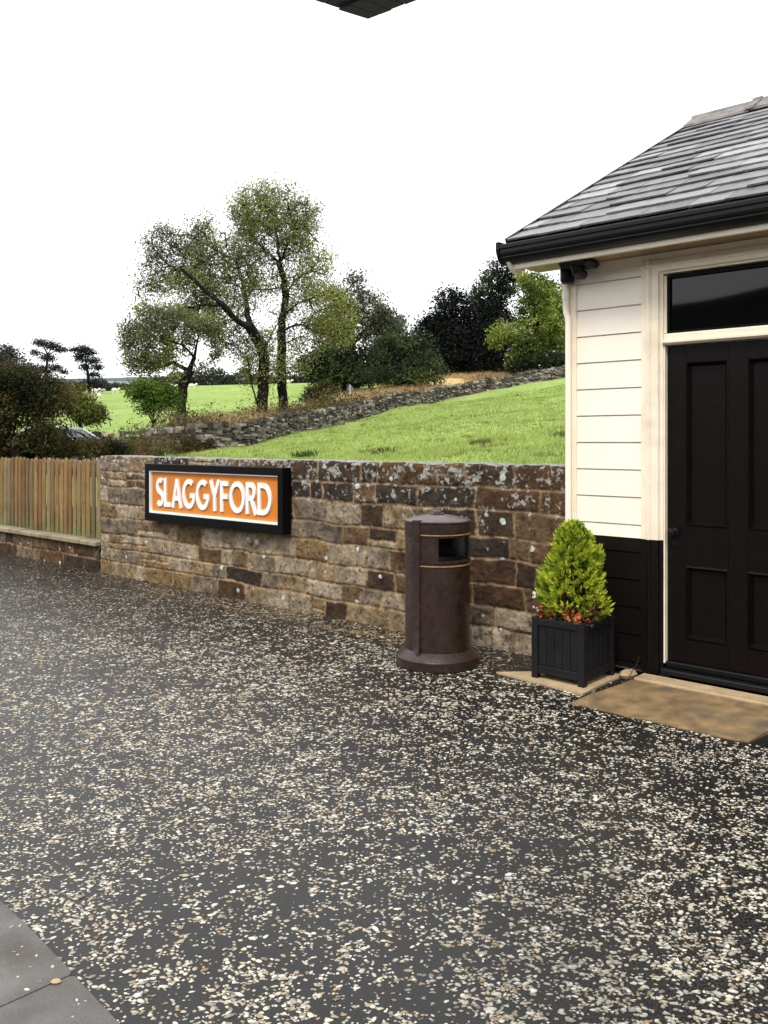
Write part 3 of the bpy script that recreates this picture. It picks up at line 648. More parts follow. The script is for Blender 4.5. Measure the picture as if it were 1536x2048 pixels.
for s in (-7.3, -5.5, -3.7, -1.9):
    m = MB(); m.box(s, s+.09, .064, .15, -.04, .93, .004, (.13, .09, .045)); m.build('post', M['fence'], FN, col=True)
m = MB(); m.box(-.10, -.012, -.028, .06, .002, .97, .006, (.22, .13, .055)); m.build('post', M['fence'], FN, col=True)
# ------------------------------------------------------------ name sign
SG = thing('station_sign', 'orange station name board with white raised letters in deep black frame', 'sign', L2W(-3.975, 0, 1.0), BR)
sx0, sx1, sz0, sz1 = -1.085, 1.145, -.305, .305; fb = .072; yf = -.150; yb = -.045
m = MB(); m.box(sx0, sx1, yf, yb, sz1-fb, sz1, .004); m.box(sx0, sx1, yf, yb, sz0, sz0+fb+.012, .004); m.box(sx0, sx0+fb, yf+.001, yb, sz0+fb+.013, sz1-fb-.001, .003); m.box(sx1-fb, sx1, yf+.001, yb, sz0+fb+.013, sz1-fb-.001, .003)
m.build('frame', M['black_frame'], SG)
m = MB(); m.box(sx0+fb, sx1-fb, -.110, -.09, sz0+fb+.012, sz1-fb); m.build('panel', M['orange'], SG)
m = MB(); a0, a1, b0, b1 = sx0+fb+.001, sx1-fb-.001, sz0+fb+.014, sz1-fb-.001
m.box(a0, a1, -.140, -.1105, b0, b0+.022); m.box(a0, a0+.016, -.140, -.1105, b0+.0225, b1); m.box(a0+.0165, a1, -.140, -.1105, b1-.01, b1)
m.build('white_bead', M['white_letter'], SG)
for sx in (-.8, .8):
    m = MB(); m.box(sx-.03, sx+.03, yb, -.005, -.2, .2); m.build('bracket', M['black_frame'], SG)
# letters as stroked outlines : unit cap height 1
def arc(cx, cy, rx, ry, a0, a1, n=22): return [(cx+rx*math.cos(R(a0+(a1-a0)*i/n)), cy+ry*math.sin(R(a0+(a1-a0)*i/n))) for i in range(n+1)]
SWD = .17; hw_ = SWD/2
Sx = arc(.30, .715, .215, .205, 48, 270-18, 20); Sx = arc(.285, .71, .20, .205, 45, 235, 18)+arc(.275, .285, .215, .205, 50, -140, 20)
GL = {
 'S': ([Sx], .54),
 'L': ([[(.09, 1), (.09, hw_), (.50, hw_)]], .54),
 'A': ([[(.07, 0), (.36, .97)], [(.36, .97), (.66, 0)], [(.18, .32), (.55, .32)]], .72),
 'G': ([arc(.46, .50, .37, .42, 52, 342, 34)+[(.815, .45), (.54, .45)]], .90),
 'Y': ([[(.05, 1), (.32, .48)], [(.59, 1), (.32, .48)], [(.32, .52), (.32, 0)]], .63),
 'F': ([[(.10, 0), (.10, 1-hw_), (.52, 1-hw_)], [(.10, .50), (.48, .50)]], .56),
 'O': ([arc(.48, .50, .40, .42, 90, 450, 44)], .96),
 'R': ([[(.10, 0), (.10, 1-hw_), (.30, 1-hw_)]+arc(.32, .705, .20, .2075, 90, -90, 16)+[(.12, .4975)], [(.33, .50), (.62, 0)]], .66),
 'D': ([[(.10, hw_), (.10, 1-hw_), (.32, 1-hw_)]+arc(.34, .50, .40, .4125, 90, -90, 24)+[(.10, hw_)]], .84),
}
def ribbon(mb, pts, w, fn, y0, y1):
    closed = math.dist(pts[0], pts[-1]) < 1e-6
    if closed: pts = pts[:-1]
    n = len(pts); Lp = []; Rp = []
    for i in range(n):
        p = Vector(pts[i]); a = Vector(pts[(i-1) % n]); b = Vector(pts[(i+1) % n])
        d1 = (p-a) if (closed or i > 0) else (b-p); d2 = (b-p) if (closed or i < n-1) else (p-a)
        if d1.length < 1e-7: d1 = d2
        if d2.length < 1e-7: d2 = d1
        d1.normalize(); d2.normalize(); n1 = Vector((-d1.y, d1.x)); n2 = Vector((-d2.y, d2.x)); mm = n1+n2
        mm = mm.normalized(); sc = 1/max(.5, mm.dot(n1)); Lp.append(p+mm*sc*w/2); Rp.append(p-mm*sc*w/2)
    vs = []
    for q in (Lp, Rp):
        for y in (y0, y1): vs += [fn(a.x, a.y, y) for a in q]
    fs = []; cnt = n if closed else n-1
    for i in range(cnt):
        j = (i+1) % n
        fs += [(i, j, 2*n+j, 2*n+i), (n+i, 3*n+i, 3*n+j, n+j), (i, n+i, n+j, j), (2*n+i, 2*n+j, 3*n+j, 3*n+i)]
    if not closed: fs += [(0, 2*n, 3*n, n), (n-1, 2*n-1, 4*n-1, 3*n-1)]
    mb.add(vs, fs)
word = 'SLAGGYFORD'; tot = sum(GL[c][1] for c in word)+.045*9; capH = .305; zb_ = -.145
sc = 1.87/tot; cx_ = -.905
for ch in word:
    strokes, adv = GL[ch]; lm = MB()
    for si, st in enumerate(strokes):
        ribbon(lm, st, SWD*(.95), lambda a, b, y, cx_=cx_: (cx_+a*sc, y, zb_+b*capH), -.1102, -.127-.0004*si)
    lm.build('letter', M['white_letter'], SG)
    cx_ += (adv+.045)*sc
# ------------------------------------------------------------ litter bin
bx, by = .374, 5.955
BN = thing('litter_bin', 'round brown litter bin with domed lid and gold bands on flared base', 'litter bin', (bx, by, 0))
br = .2255
fwd = -math.pi/2           # angle that faces the camera
m = MB(); m.lathe([(0, .0), (.285, .0), (.290, .006), (.290, .064), (.286, .069), (.2262, .116), (0, .117)], 0, 0, 64); m.build('base', M['bin'], BN, smooth=True)
zo0, zo1 = .735, .892
m = MB()
m.lathe([(br-.03, .12), (br, .119), (br, zo0-.012), (br+.004, zo0-.008), (br+.004, zo0), (br-.012, zo0+.0005), (br-.03, zo0)], 0, 0, 72)
oa0, oa1 = fwd+R(-2), fwd+R(63)
m.lathe([(br, zo0+.001), (br, zo1-.001), (br-.012, zo1-.001), (br-.012, zo0+.001), (br, zo0+.001)], 0, 0, 50, oa1, oa0+math.pi)
m.lathe([(br, zo0+.001), (br, zo1-.001), (br-.012, zo1-.001), (br-.012, zo0+.001), (br, zo0+.001)], 0, 0, 50, oa1+math.pi, oa0+2*math.pi)
m.build('body', M['bin'], BN, smooth=True)
m = MB(); m.lathe([(0, .60), (.06, .60), (.06, .70), (.165, .70), (.165, .715), (0, .715)], 0, 0, 32); m.lathe([(.19, .2), (.19, .73), (.184, .73), (.184, .2)], 0, 0, 40); m.build('liner', M['bin_dark'], BN, smooth=True)
m = MB(); m.lathe([(0, zo1), (br, zo1), (br+.003, zo1+.010), (br+.003, .985), (br+.008, .990), (br+.008, .998), (br+.002, 1.002), (0, 1.0025)], 0, 0, 72)
lid = m.build('lid', M['bin'], BN, smooth=True)
m = MB(); m.lathe([(br+.001, 1.0027), (br-.006, 1.006), (.16, 1.020), (.09, 1.034), (.045, 1.040), (0, 1.041)], 0, 0, 72); m.build('dome', M['bin_top'], lid, smooth=True)
m = MB(); m.lathe([(.05, 1.038), (.052, 1.046), (.036, 1.052), (.034, 1.060), (.018, 1.068), (0, 1.069)], 0, 0, 32); m.build('knob', M['bin'], lid, smooth=True)
for zc in (.702, .912):
    m = MB(); m.lathe([(br+.0002, zc-.004), (br+.006, zc-.003), (br+.006, zc+.003), (br+.0002, zc+.004)], 0, 0, 48, fwd-R(36), fwd+R(80)); m.build('band', M['gold'], BN, smooth=True)
m = MB()
for (z0, z1, rr) in ((.722, .732, .010),): m.lathe([(br, z0), (br+rr*.6, z0+.003), (br+rr*.6, z1-.003), (br, z1)], 0, 0, 72)
m.build('rim', M['bin'], BN, smooth=True)
# vertical hinge rib
ra = fwd-R(42); m = MB(); hwid = R(9)
vs = []; prof_ = [(.085, 0.0), (.11, .45), (.15, 1), (1.0, 1)]
for z, wq in [(.088, .12), (.12, .55), (.15, 1.0), (.72, 1.0), (.885, 1.0), (1.003, 1.0)]:
    for aa, rr in ((-1, br+.001), (-.8, br+.016), (.8, br+.016), (1, br+.001)):
        an = ra+hwid*aa*wq - hwid*(1-wq)*(-.9); rq = rr+(.012 if z < .13 else 0); vs.append((rq*math.cos(an), rq*math.sin(an), z))
m.add(vs, [(k*4+i, k*4+i+1, k*4+5+i, k*4+4+i) for k in range(5) for i in range(3)]+[(0, 1, 2, 3), (20, 23, 22, 21)])
m.build('hinge_strip', M['bin'], BN, smooth=True)
m = MB(); m.box(-.03, .03, -.02, .02, 0, .012, .003); hc = m.build('hinge', M['bin'], BN); hc.location = ((br-.005)*math.cos(ra), (br-.005)*math.sin(ra), 1.0); hc.rotation_euler = (0, 0, ra+math.pi/2)
# ------------------------------------------------------------ planter and shrub
pcx, pcy, _ = L2W(.212, -.32)
PL = thing('planter', 'square black wooden planter box beside the door', 'planter', (pcx, pcy, .012), BR)
hx, hy = .19, .21; ph = .395
for sx in (-1, 1):
    for sy in (-1, 1):
        m = MB(); m.box(sx*hx-(.045 if sx > 0 else 0), sx*hx+(0 if sx > 0 else .045), sy*hy-(.045 if sy > 0 else 0), sy*hy+(0 if sy > 0 else .045), 0, ph, .003); m.build('corner_post', M['planter'], PL)
def side(axis, sgn):
    m = MB(); n = 5; 
    a = (hx if axis == 'x' else hy)-.046
    def bxx(u0, u1, w0, w1, z0, z1, b=.002):
        if axis == 'x': m.box(u0, u1, sgn*w0, sgn*w1, z0, z1, b)
        else: m.box(sgn*w0, sgn*w1, u0, u1, z0, z1, b)
    H_ = hy if axis == 'x' else hx
    bxx(-a, a, H_-.004, H_-.034, .035, .085, .003); bxx(-a, a, H_-.002, H_-.036, ph-.05, ph-.006, .003)
    w_ = 2*a/n
    for i in range(n): bxx(-a+i*w_+.0012, -a+(i+1)*w_-.0012, H_-.014, H_-.030, .0855, ph-.0505, .0025)
    m.build('side_panel', M['planter'], PL)
side('x', -1); side('x', 1); side('y', -1); side('y', 1)
m = MB(); m.box(-hx+.036, hx-.036, -hy+.037, hy-.037, .1, ph-.035); m.build('soil', M['soil'], PL)
def leafquads(P, size, cols, rng, aspect=.55, nrm=None, up=0.0):
    """kite leaves"""
    n = len(P); d = rng.normal(size=(n, 3)); d[:, 2] += up
    if nrm is not None: d = d*.8+nrm*1.2
    d /= np.linalg.norm(d, axis=1)[:, None]+1e-9
    t = rng.normal(size=(n, 3)); s_ = np.cross(d, t); s_ /= np.linalg.norm(s_, axis=1)[:, None]+1e-9
    size = np.broadcast_to(np.asarray(size, float), (n,))*rng.uniform(.65, 1.35, n)
    nn = np.cross(d, s_)*size[:, None]*.12
    a = P; b = P+d*size[:, None]*.5+s_*size[:, None]*aspect*.5+nn; c_ = P+d*size[:, None]; e = P+d*size[:, None]*.5-s_*size[:, None]*aspect*.5+nn
    V = np.stack([a, b, c_, e], 1).reshape(-1, 3); Fq = np.arange(4*n).reshape(n, 4)
    return V, Fq, np.repeat(cols, 4, axis=0)
def leaf_obj(name, P, size, cols, parent, rng, mat='leaf', **k):
    V, Fq, Cc = leafquads(np.asarray(P), size, np.asarray(cols), rng, **k)
    return link(name, npmesh(name, V, Fq, Cc), M[mat], parent)
SH = thing('dwarf_conifer', 'lime green dwarf conifer growing in the black planter', 'shrub', (pcx, pcy, .385), BR)
rg = np.random.default_rng(3)
def prof_r(h): return np.interp(h, [0, .08, .2, .4, .6, .75, .88, .96, 1], [.17, .215, .235, .215, .18, .14, .10, .06, .02])
# sprays : branching fans pointing up and out
P = []; Dn = []; Cl = []; SZ = []
for _ in range(900):
    h = rg.random()**.9; an = rg.uniform(0, 2*math.pi); lump = 1+.16*math.sin(an*3+h*9)+rg.uniform(-.12, .12)
    r = prof_r(h)*.86*lump*rg.uniform(.72, 1.0); o_ = np.array([r*math.cos(an), r*math.sin(an), h*.585+.01])
    dr = np.array([math.cos(an)*(1-.5*h), math.sin(an)*(1-.5*h), .55+.9*h]); dr /= np.linalg.norm(dr)
    tint = rg.random(); base = np.array([.26, .39, .03])*(1-tint)+np.array([.66, .70, .07])*tint
    if rg.random() < .18: base = np.array([.07, .15, .015])
    ln = rg.uniform(.035, .065)
    sd_ = np.cross(dr, rg.normal(size=3)); sd_ /= np.linalg.norm(sd_)
    for q in range(9):
        f_ = q/8; sg = (-1)**q; dd = dr+sd_*sg*(.75-.3*f_)+rg.normal(size=3)*.22
        if q == 8: dd = dr
        P.append(o_+dr*ln*f_*.8); Dn.append(dd/np.linalg.norm(dd)); Cl.append(base*rg.uniform(.75, 1.2)); SZ.append(rg.uniform(.02, .042)*(1.1-.4*f_))
V, Fq, Cc = leafquads(np.array(P), np.array(SZ), np.array(Cl), rg, aspect=.42)
Dn = np.array(Dn); n = len(P); tt = rg.normal(size=(n, 3)); s_ = np.cross(Dn, tt); s_ /= np.linalg.norm(s_, axis=1)[:, None]; P = np.array(P); SZ = np.array(SZ)[:, None]
V = np.stack([P, P+Dn*SZ*.45+s_*SZ*.24, P+Dn*SZ*1.15, P+Dn*SZ*.45-s_*SZ*.24], 1).reshape(-1, 3)
link('foliage', npmesh('foliage', V, Fq, Cc), M['leaf'], SH)
m = MB(); m.tube([(0, 0, -.03), (.004, 0, .2), (0, .003, .5)], [.014, .01, .004], 8)
for i in range(60):
    h = random.uniform(.03, .95); an = random.uniform(0, 6.28); r = float(prof_r(h))*.8; z = h*.55
    m.tube([(0, 0, max(0, z-.08)), (r*.5*math.cos(an), r*.5*math.sin(an), z-.02), (r*math.cos(an), r*math.sin(an), z+.03)], [.005, .003, .0015], 4)
m.build('stem', M['bark'], SH)
# bedding flowers round the foot
FLW = thing('bedding_plant', 'orange and red bedding flowers round the foot of the conifer in the planter', 'plant', (pcx, pcy, .385), BR)
P = []; Cl = []; Nr = []
for _ in range(60):
    an = rg.uniform(0, 6.28); r = rg.uniform(.165, .215); c0 = np.array([max(-.16, min(.16, r*math.cos(an)*1.1)), max(-.18, min(.18, r*math.sin(an)*1.1)), rg.uniform(-.01, .10)])
    cl = [np.array([.50, .10, .03]), np.array([.65, .20, .05]), np.array([.28, .04, .02]), np.array([.30, .10, .05])][rg.integers(4)]
    for q in range(9): P.append(c0+rg.normal(size=3)*.008); Cl.append(cl*rg.uniform(.7, 1.2))
for _ in range(6):
    c0 = np.array([-.19+rg.uniform(-.02, .02), -.10+rg.uniform(-.1, .1), rg.uniform(.02, .16)])
    for q in range(7): P.append(c0+rg.normal(size=3)*.006); Cl.append(np.array([.75, .75, .78]))
leaf_obj('petals', P, .022, Cl, FLW, rg, 'flower', aspect=.9)
P = rg.normal(size=(900, 3))*[.10, .11, .03]+[0, 0, .03]; P[:, 0] = np.clip(P[:, 0], -.175, .18); P[:, 1] = np.clip(P[:, 1], -.19, .2)
tn = rg.random((900, 1)); leaf_obj('leaves', P, .035, np.array([.05, .085, .02])*(1-tn)+np.array([.07, .02, .015])*tn, FLW, rg, 'leaf', aspect=.7)
# twig beside planter
tw = MB(); tw.tube([(0, 0, 0), (.02, .0, .05), (.05, .01, .10), (.07, .01, .16)], [.003, .0025, .002, .001], 5); tw.tube([(.02, 0, .05), (.0, -.01, .08)], [.002, .001], 4)
tag(tw.build('twig', M['weather'], loc=L2W(.52, -.16, .01), rz=BR), 'thin dry twig leaning by the dark door post', 'twig')
# ------------------------------------------------------------ pebbles
ico_v = []; phi = (1+5**.5)/2
for a, b in ((1, phi), (-1, phi), (1, -phi), (-1, -phi)): ico_v += [(0, a, b), (a, b, 0), (b, 0, a)]
ico_v = np.array(ico_v, float); ico_v /= np.linalg.norm(ico_v[0])
ico_f = []
for i in range(12):
    for j in range(i+1, 12):
        for k in range(j+1, 12):
            d = [np.linalg.norm(ico_v[a]-ico_v[b]) for a, b in ((i, j), (j, k), (i, k))]
            if max(d) < 1.1:
                nrm = np.cross(ico_v[j]-ico_v[i], ico_v[k]-ico_v[i]); ico_f.append((i, j, k) if np.dot(nrm, ico_v[i]) > 0 else (i, k, j))
ico_f = np.array(ico_f)
rg = np.random.default_rng(21)
def scatter(n):
    # sample on the yard in front of wall, denser near the camera
    Y = 1.9+(rg.random(n)**1.25)*13.5; X = rg.uniform(-.50, .52, n)*Y*1.05
    return X, Y
X, Y = scatter(620000); S_, V_ = W2L(X, Y)
dens = np.clip((fbm(X*1.6+5, Y*2.2, 31, 3)-.10)*1.5, .4, .75)*np.clip((fbm(X*17, Y*24, 77, 2)-.33)*3.6, .2, 1)*np.clip(1.0-.12*np.maximum(-X-1, 0), .5, 1)
dens = dens*np.where((V_ > -.38) & (V_ < -.02) & (S_ < -.9), 2.0, .8)
dens = dens*np.clip(Y/3.6, .75, 1.0)*np.where(Y > 9, .6, 1)
keep = (rg.random(len(X)) < dens*.66) & (V_ < -.03)
keep &= ~((S_ > .46) & (S_ < 1.9) & (V_ > -.82)); keep &= ~((S_ > -.3) & (S_ < .45) & (V_ > -.62) & (rg.random(len(X)) < .9))
ep = (np.stack([X, Y], -1)-e0)@en; keep &= ~((ep > -.002) & ((rg.random(len(X)) > .10*np.exp(-ep*16)) | (ep > .5)))
keep &= ~((X-bx)**2+(Y-by)**2 < .285**2)
X, Y, V_ = X[keep], Y[keep], V_[keep]; n = len(X); lift = np.where((np.stack([X, Y], -1)-e0)@en > .006, .018, 0)
rad = rg.choice([.0036, .0048, .0062, .0078, .0098], n, p=[.24, .30, .26, .15, .05])*rg.uniform(.75, 1.1, n)*np.clip(Y/4.4, .92, 1.25)*np.where(Y > 7, .85, 1)
sc3 = np.stack([rg.uniform(.9, 2.1, n), rg.uniform(.65, 1.1, n), rg.uniform(.28, .5, n)], -1)*rad[:, None]
an = rg.normal(.15, .6, n)-.1; ca, sa = np.cos(an), np.sin(an)
vv = ico_v[None]*sc3[:, None, :]*rg.uniform(.8, 1.2, (n, 12, 1))
vx = vv[..., 0]*ca[:, None]-vv[..., 1]*sa[:, None]+X[:, None]; vy = vv[..., 0]*sa[:, None]+vv[..., 1]*ca[:, None]+Y[:, None]; vz = vv[..., 2]+(sc3[:, 2]*.25+lift)[:, None]
V = np.stack([vx, vy, vz], -1).reshape(-1, 3); Fq = (ico_f[None]+(np.arange(n)*12)[:, None, None]).reshape(-1, 3)
pal = np.array([[.52, .49, .38], [.62, .60, .50], [.44, .37, .26], [.36, .25, .15], [.28, .27, .25], [.66, .64, .57]])
cl = pal[rg.choice(6, n, p=[.3, .22, .16, .10, .12, .10])]; nearw = (V_ > -.5) & (rg.random(n) < .75); cl[nearw] = np.array([.30, .215, .12])
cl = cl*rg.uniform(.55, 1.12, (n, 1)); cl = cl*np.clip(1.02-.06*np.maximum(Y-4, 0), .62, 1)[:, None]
o = link('gravel', npmesh('gravel', V, Fq, np.repeat(cl, 12, axis=0)), M['pebble'], smooth=True)
tag(o, 'loose pale pebbles and chippings strewn over the dark tarmac', 'gravel', kind='stuff')
pb = MB(); pb.lathe([(0, 0), (.009, .002), (.012, .006), (.008, .010), (0, .0115)], 0, 0, 10)
q = edge_pt(112, 1980); po = pb.build('pebble', M['stepedge'], loc=(q[0], q[1], .019), smooth=True); po.scale = (1.3, .85, 1); tag(po, 'single pale pebble lying on the grey paving slab', 'pebble')
# ------------------------------------------------------------ dry stone wall on the hillside
DWo = thing('dry_stone_wall', 'rough grey dry stone wall crossing the hillside above the pasture', 'wall', (0, 0, 0))
pts = WPW; seg = np.linalg.norm(np.diff(pts, axis=0), axis=1); cum = np.concatenate([[0], np.cumsum(seg)])
def wp(t):
    x = np.interp(t, cum, pts[:, 0]); y = np.interp(t, cum, pts[:, 1]); x2 = np.interp(t+.5, cum, pts[:, 0]); y2 = np.interp(t+.5, cum, pts[:, 1])
    d = np.array([x2-x, y2-y]); d /= np.linalg.norm(d)+1e-9; return np.array([x, y]), d
st = MB(); cp = MB(); rr = random.Random(5)
def rock(mb, c, d, l, w, h, col):
    nx = np.array([-d[1], d[0]]); vs = []
    for k in (-1, 1):
        for j, i in ((-1, -1), (-1, 1), (1, 1), (1, -1)):
            a = l/2*i*rr.uniform(.75, 1.05); b = w/2*j*rr.uniform(.8, 1.1); e = h/2*k*rr.uniform(.75, 1.1)
            vs.append((c[0]+d[0]*a+nx[0]*b, c[1]+d[1]*a+nx[1]*b, c[2]+e))
    mb.add(vs, [(0, 3, 2, 1), (4, 5, 6, 7), (0, 1, 5, 4), (1, 2, 6, 5), (2, 3, 7, 6), (3, 0, 4, 7)], col)
def scol():
    t = rr.choice([.02, .035, .05, .07, .09, .13, .22, .30]); return (t*1.05, t*.97, t*.86) if rr.random() < .6 else (t*1.15, t*.88, t*.62)
for c_ in range(8):
    t = rr.uniform(0, .3)
    while t < cum[-1]-.5:
        l = rr.uniform(.22, .85); p, d = wp(t+l/2); zt = H(*p)
        nx_ = rr.uniform(-.05, .05); rock(st, (p[0]+nx_*d[1], p[1]-nx_*d[0], zt+.02+c_*.132+rr.uniform(-.03, .03)), d, l*1.02, .62-.03*c_, rr.uniform(.10, .17), scol()); t += l
t = 0
while t < cum[-1]-.5:
    l = rr.uniform(.16, .55); p, d = wp(t+l/2); zt = H(*p)
    if rr.random() < .86: rock(cp, (p[0], p[1], zt+1.12+rr.uniform(-.05, .06)), d, l*.9, .45, rr.uniform(.14, .30), scol())
    t += l
st.build('courses', M['drystone'], DWo, col=True); cp.build('cope_stones', M['drystone'], DWo, col=True)
# ------------------------------------------------------------ vegetation
def colonise(starts, attr, step, infl, kill, iters, rng, up=.0):
    nodes = []; par = []
    for pl, parent0 in starts:
        prev = parent0
        for i in range(len(pl)-1):
            a, b = np.array(pl[i]), np.array(pl[i+1]); k = max(1, int(np.linalg.norm(b-a)/step))
            for q in range(k if i else k+1):
                f_ = (q+(1 if i else 0))/k
                if f_ > 1: break
                nodes.append(a+(b-a)*f_+rng.normal(size=3)*step*.06); par.append(prev); prev = len(nodes)-1
    A = np.array(attr); N = np.array(nodes); best = np.full(len(A), 1e9); bi = np.zeros(len(A), int); done = 0; alive = np.ones(len(A), bool)
    for it in range(iters):
        new = N[done:]
        if len(new):
            for c0 in range(0, len(new), 400):
                dd = np.linalg.norm(A[:, None]-new[None, c0:c0+400], axis=2); j = dd.argmin(1); v = dd[np.arange(len(A)), j]
                u = v < best; best[u] = v[u]; bi[u] = j[u]+done+c0
        done = len(N); alive &= best > kill
        act = alive & (best < infl)
        if not act.any(): break
        add = []
        for nd in np.unique(bi[act]):
            v = A[act & (bi == nd)]-N[nd]; v = (v/np.linalg.norm(v, axis=1)[:, None]).sum(0)+rng.normal(size=3)*.25; v[2] += up
            v /= np.linalg.norm(v)+1e-9; q = N[nd]+v*step
            add.append(q); par.append(int(nd))
        N = np.vstack([N, np.array(add)])
        if len(N) > 9000: break
    return N, np.array([-1 if p is None else p for p in par])
def branch_mesh(N, par, tip, base_r, expo=2.3):
    n = len(N); w_ = np.zeros(n); ch = np.zeros(n, int)
    for i in range(n):
        if par[i] >= 0: ch[par[i]] += 1
    w_[ch == 0] = tip**expo
    for i in range(n-1, -1, -1):
        if par[i] >= 0: w_[par[i]] += w_[i] if par[i] < i else 0
    r = w_**(1/expo); mx = r.max(); r = np.where(r > tip*1.5, tip*1.5+(base_r-tip*1.5)*np.clip((r-tip*1.5)/max(mx-tip*1.5, 1e-6), 0, 1)**1.7, r)
    idx = [i for i in range(n) if par[i] >= 0]; a = N[par[idx]]; b = N[idx]; ra = np.minimum(r[par[idx]], r[idx]*1.35); rb = r[idx]
    d = b-a; ln = np.linalg.norm(d, axis=1)[:, None]+1e-9; d = d/ln
    ref = np.where(np.abs(d[:, 2:3]) > .9, [[1., 0, 0]], [[0, 0, 1.]]); u = np.cross(d, ref); u /= np.linalg.norm(u, axis=1)[:, None]; v = np.cross(d, u); K = 5
    ang = np.arange(K)*2*math.pi/K; cs = np.cos(ang)[None, :, None]; sn = np.sin(ang)[None, :, None]
    ring = u[:, None]*cs+v[:, None]*sn; A_ = (a-d*ra[:, None]*.3)[:, None]+ring*ra[:, None, None]; B_ = (b+d*rb[:, None]*.3)[:, None]+ring*rb[:, None, None]
    V = np.concatenate([A_, B_], 1).reshape(-1, 3); m_ = len(idx); o_ = (np.arange(m_)*2*K)[:, None]; i = np.arange(K)[None]
    Fq = np.stack([o_+i, o_+(i+1) % K, o_+K+(i+1) % K, o_+K+i], -1).reshape(-1, 4)
    return V, Fq, r, ch
def ell_pts(ells, Y0, n, rng, depth=.8):
    """ells: (px,py,rx,ry,weight[,dY]) -> points in ellipsoids, in world"""
    wts = np.array([e[4]*e[2]*e[3] for e in ells], float); wts /= wts.sum(); out = []
    for e, w_ in zip(ells, wts):
        k = max(3, int(n*w_)); q = rng.normal(size=(k, 3)); q /= np.linalg.norm(q, axis=1)[:, None]; q *= (rng.random(k)**(1/2.6))[:, None]
        Yc = Y0+(e[5] if len(e) > 5 else 0); rx = e[2]/F*Yc; rz2 = e[3]/F*Yc; c_ = PX(e[0], e[1], Yc)
        out.append(np.array(c_)+q*np.array([rx, rx*depth, rz2]))
    return np.vstack(out)
def leafcols(P, pal, rng, sc=.5, seed=0):
    pal = np.array(pal); f_ = np.clip((fbm(P[:, 0]*sc+P[:, 1]*sc*.7, P[:, 2]*sc+P[:, 1]*sc*.4, seed)-.25)*2, 0, .999)*(len(pal)-1); f_ = np.clip(f_+rng.normal(size=len(P))*.45, 0, len(pal)-1.001)
    i = f_.astype(int); t = (f_-i)[:, None]; return (pal[i]*(1-t)+pal[i+1]*t)*rng.uniform(.7, 1.25, (len(P), 1))
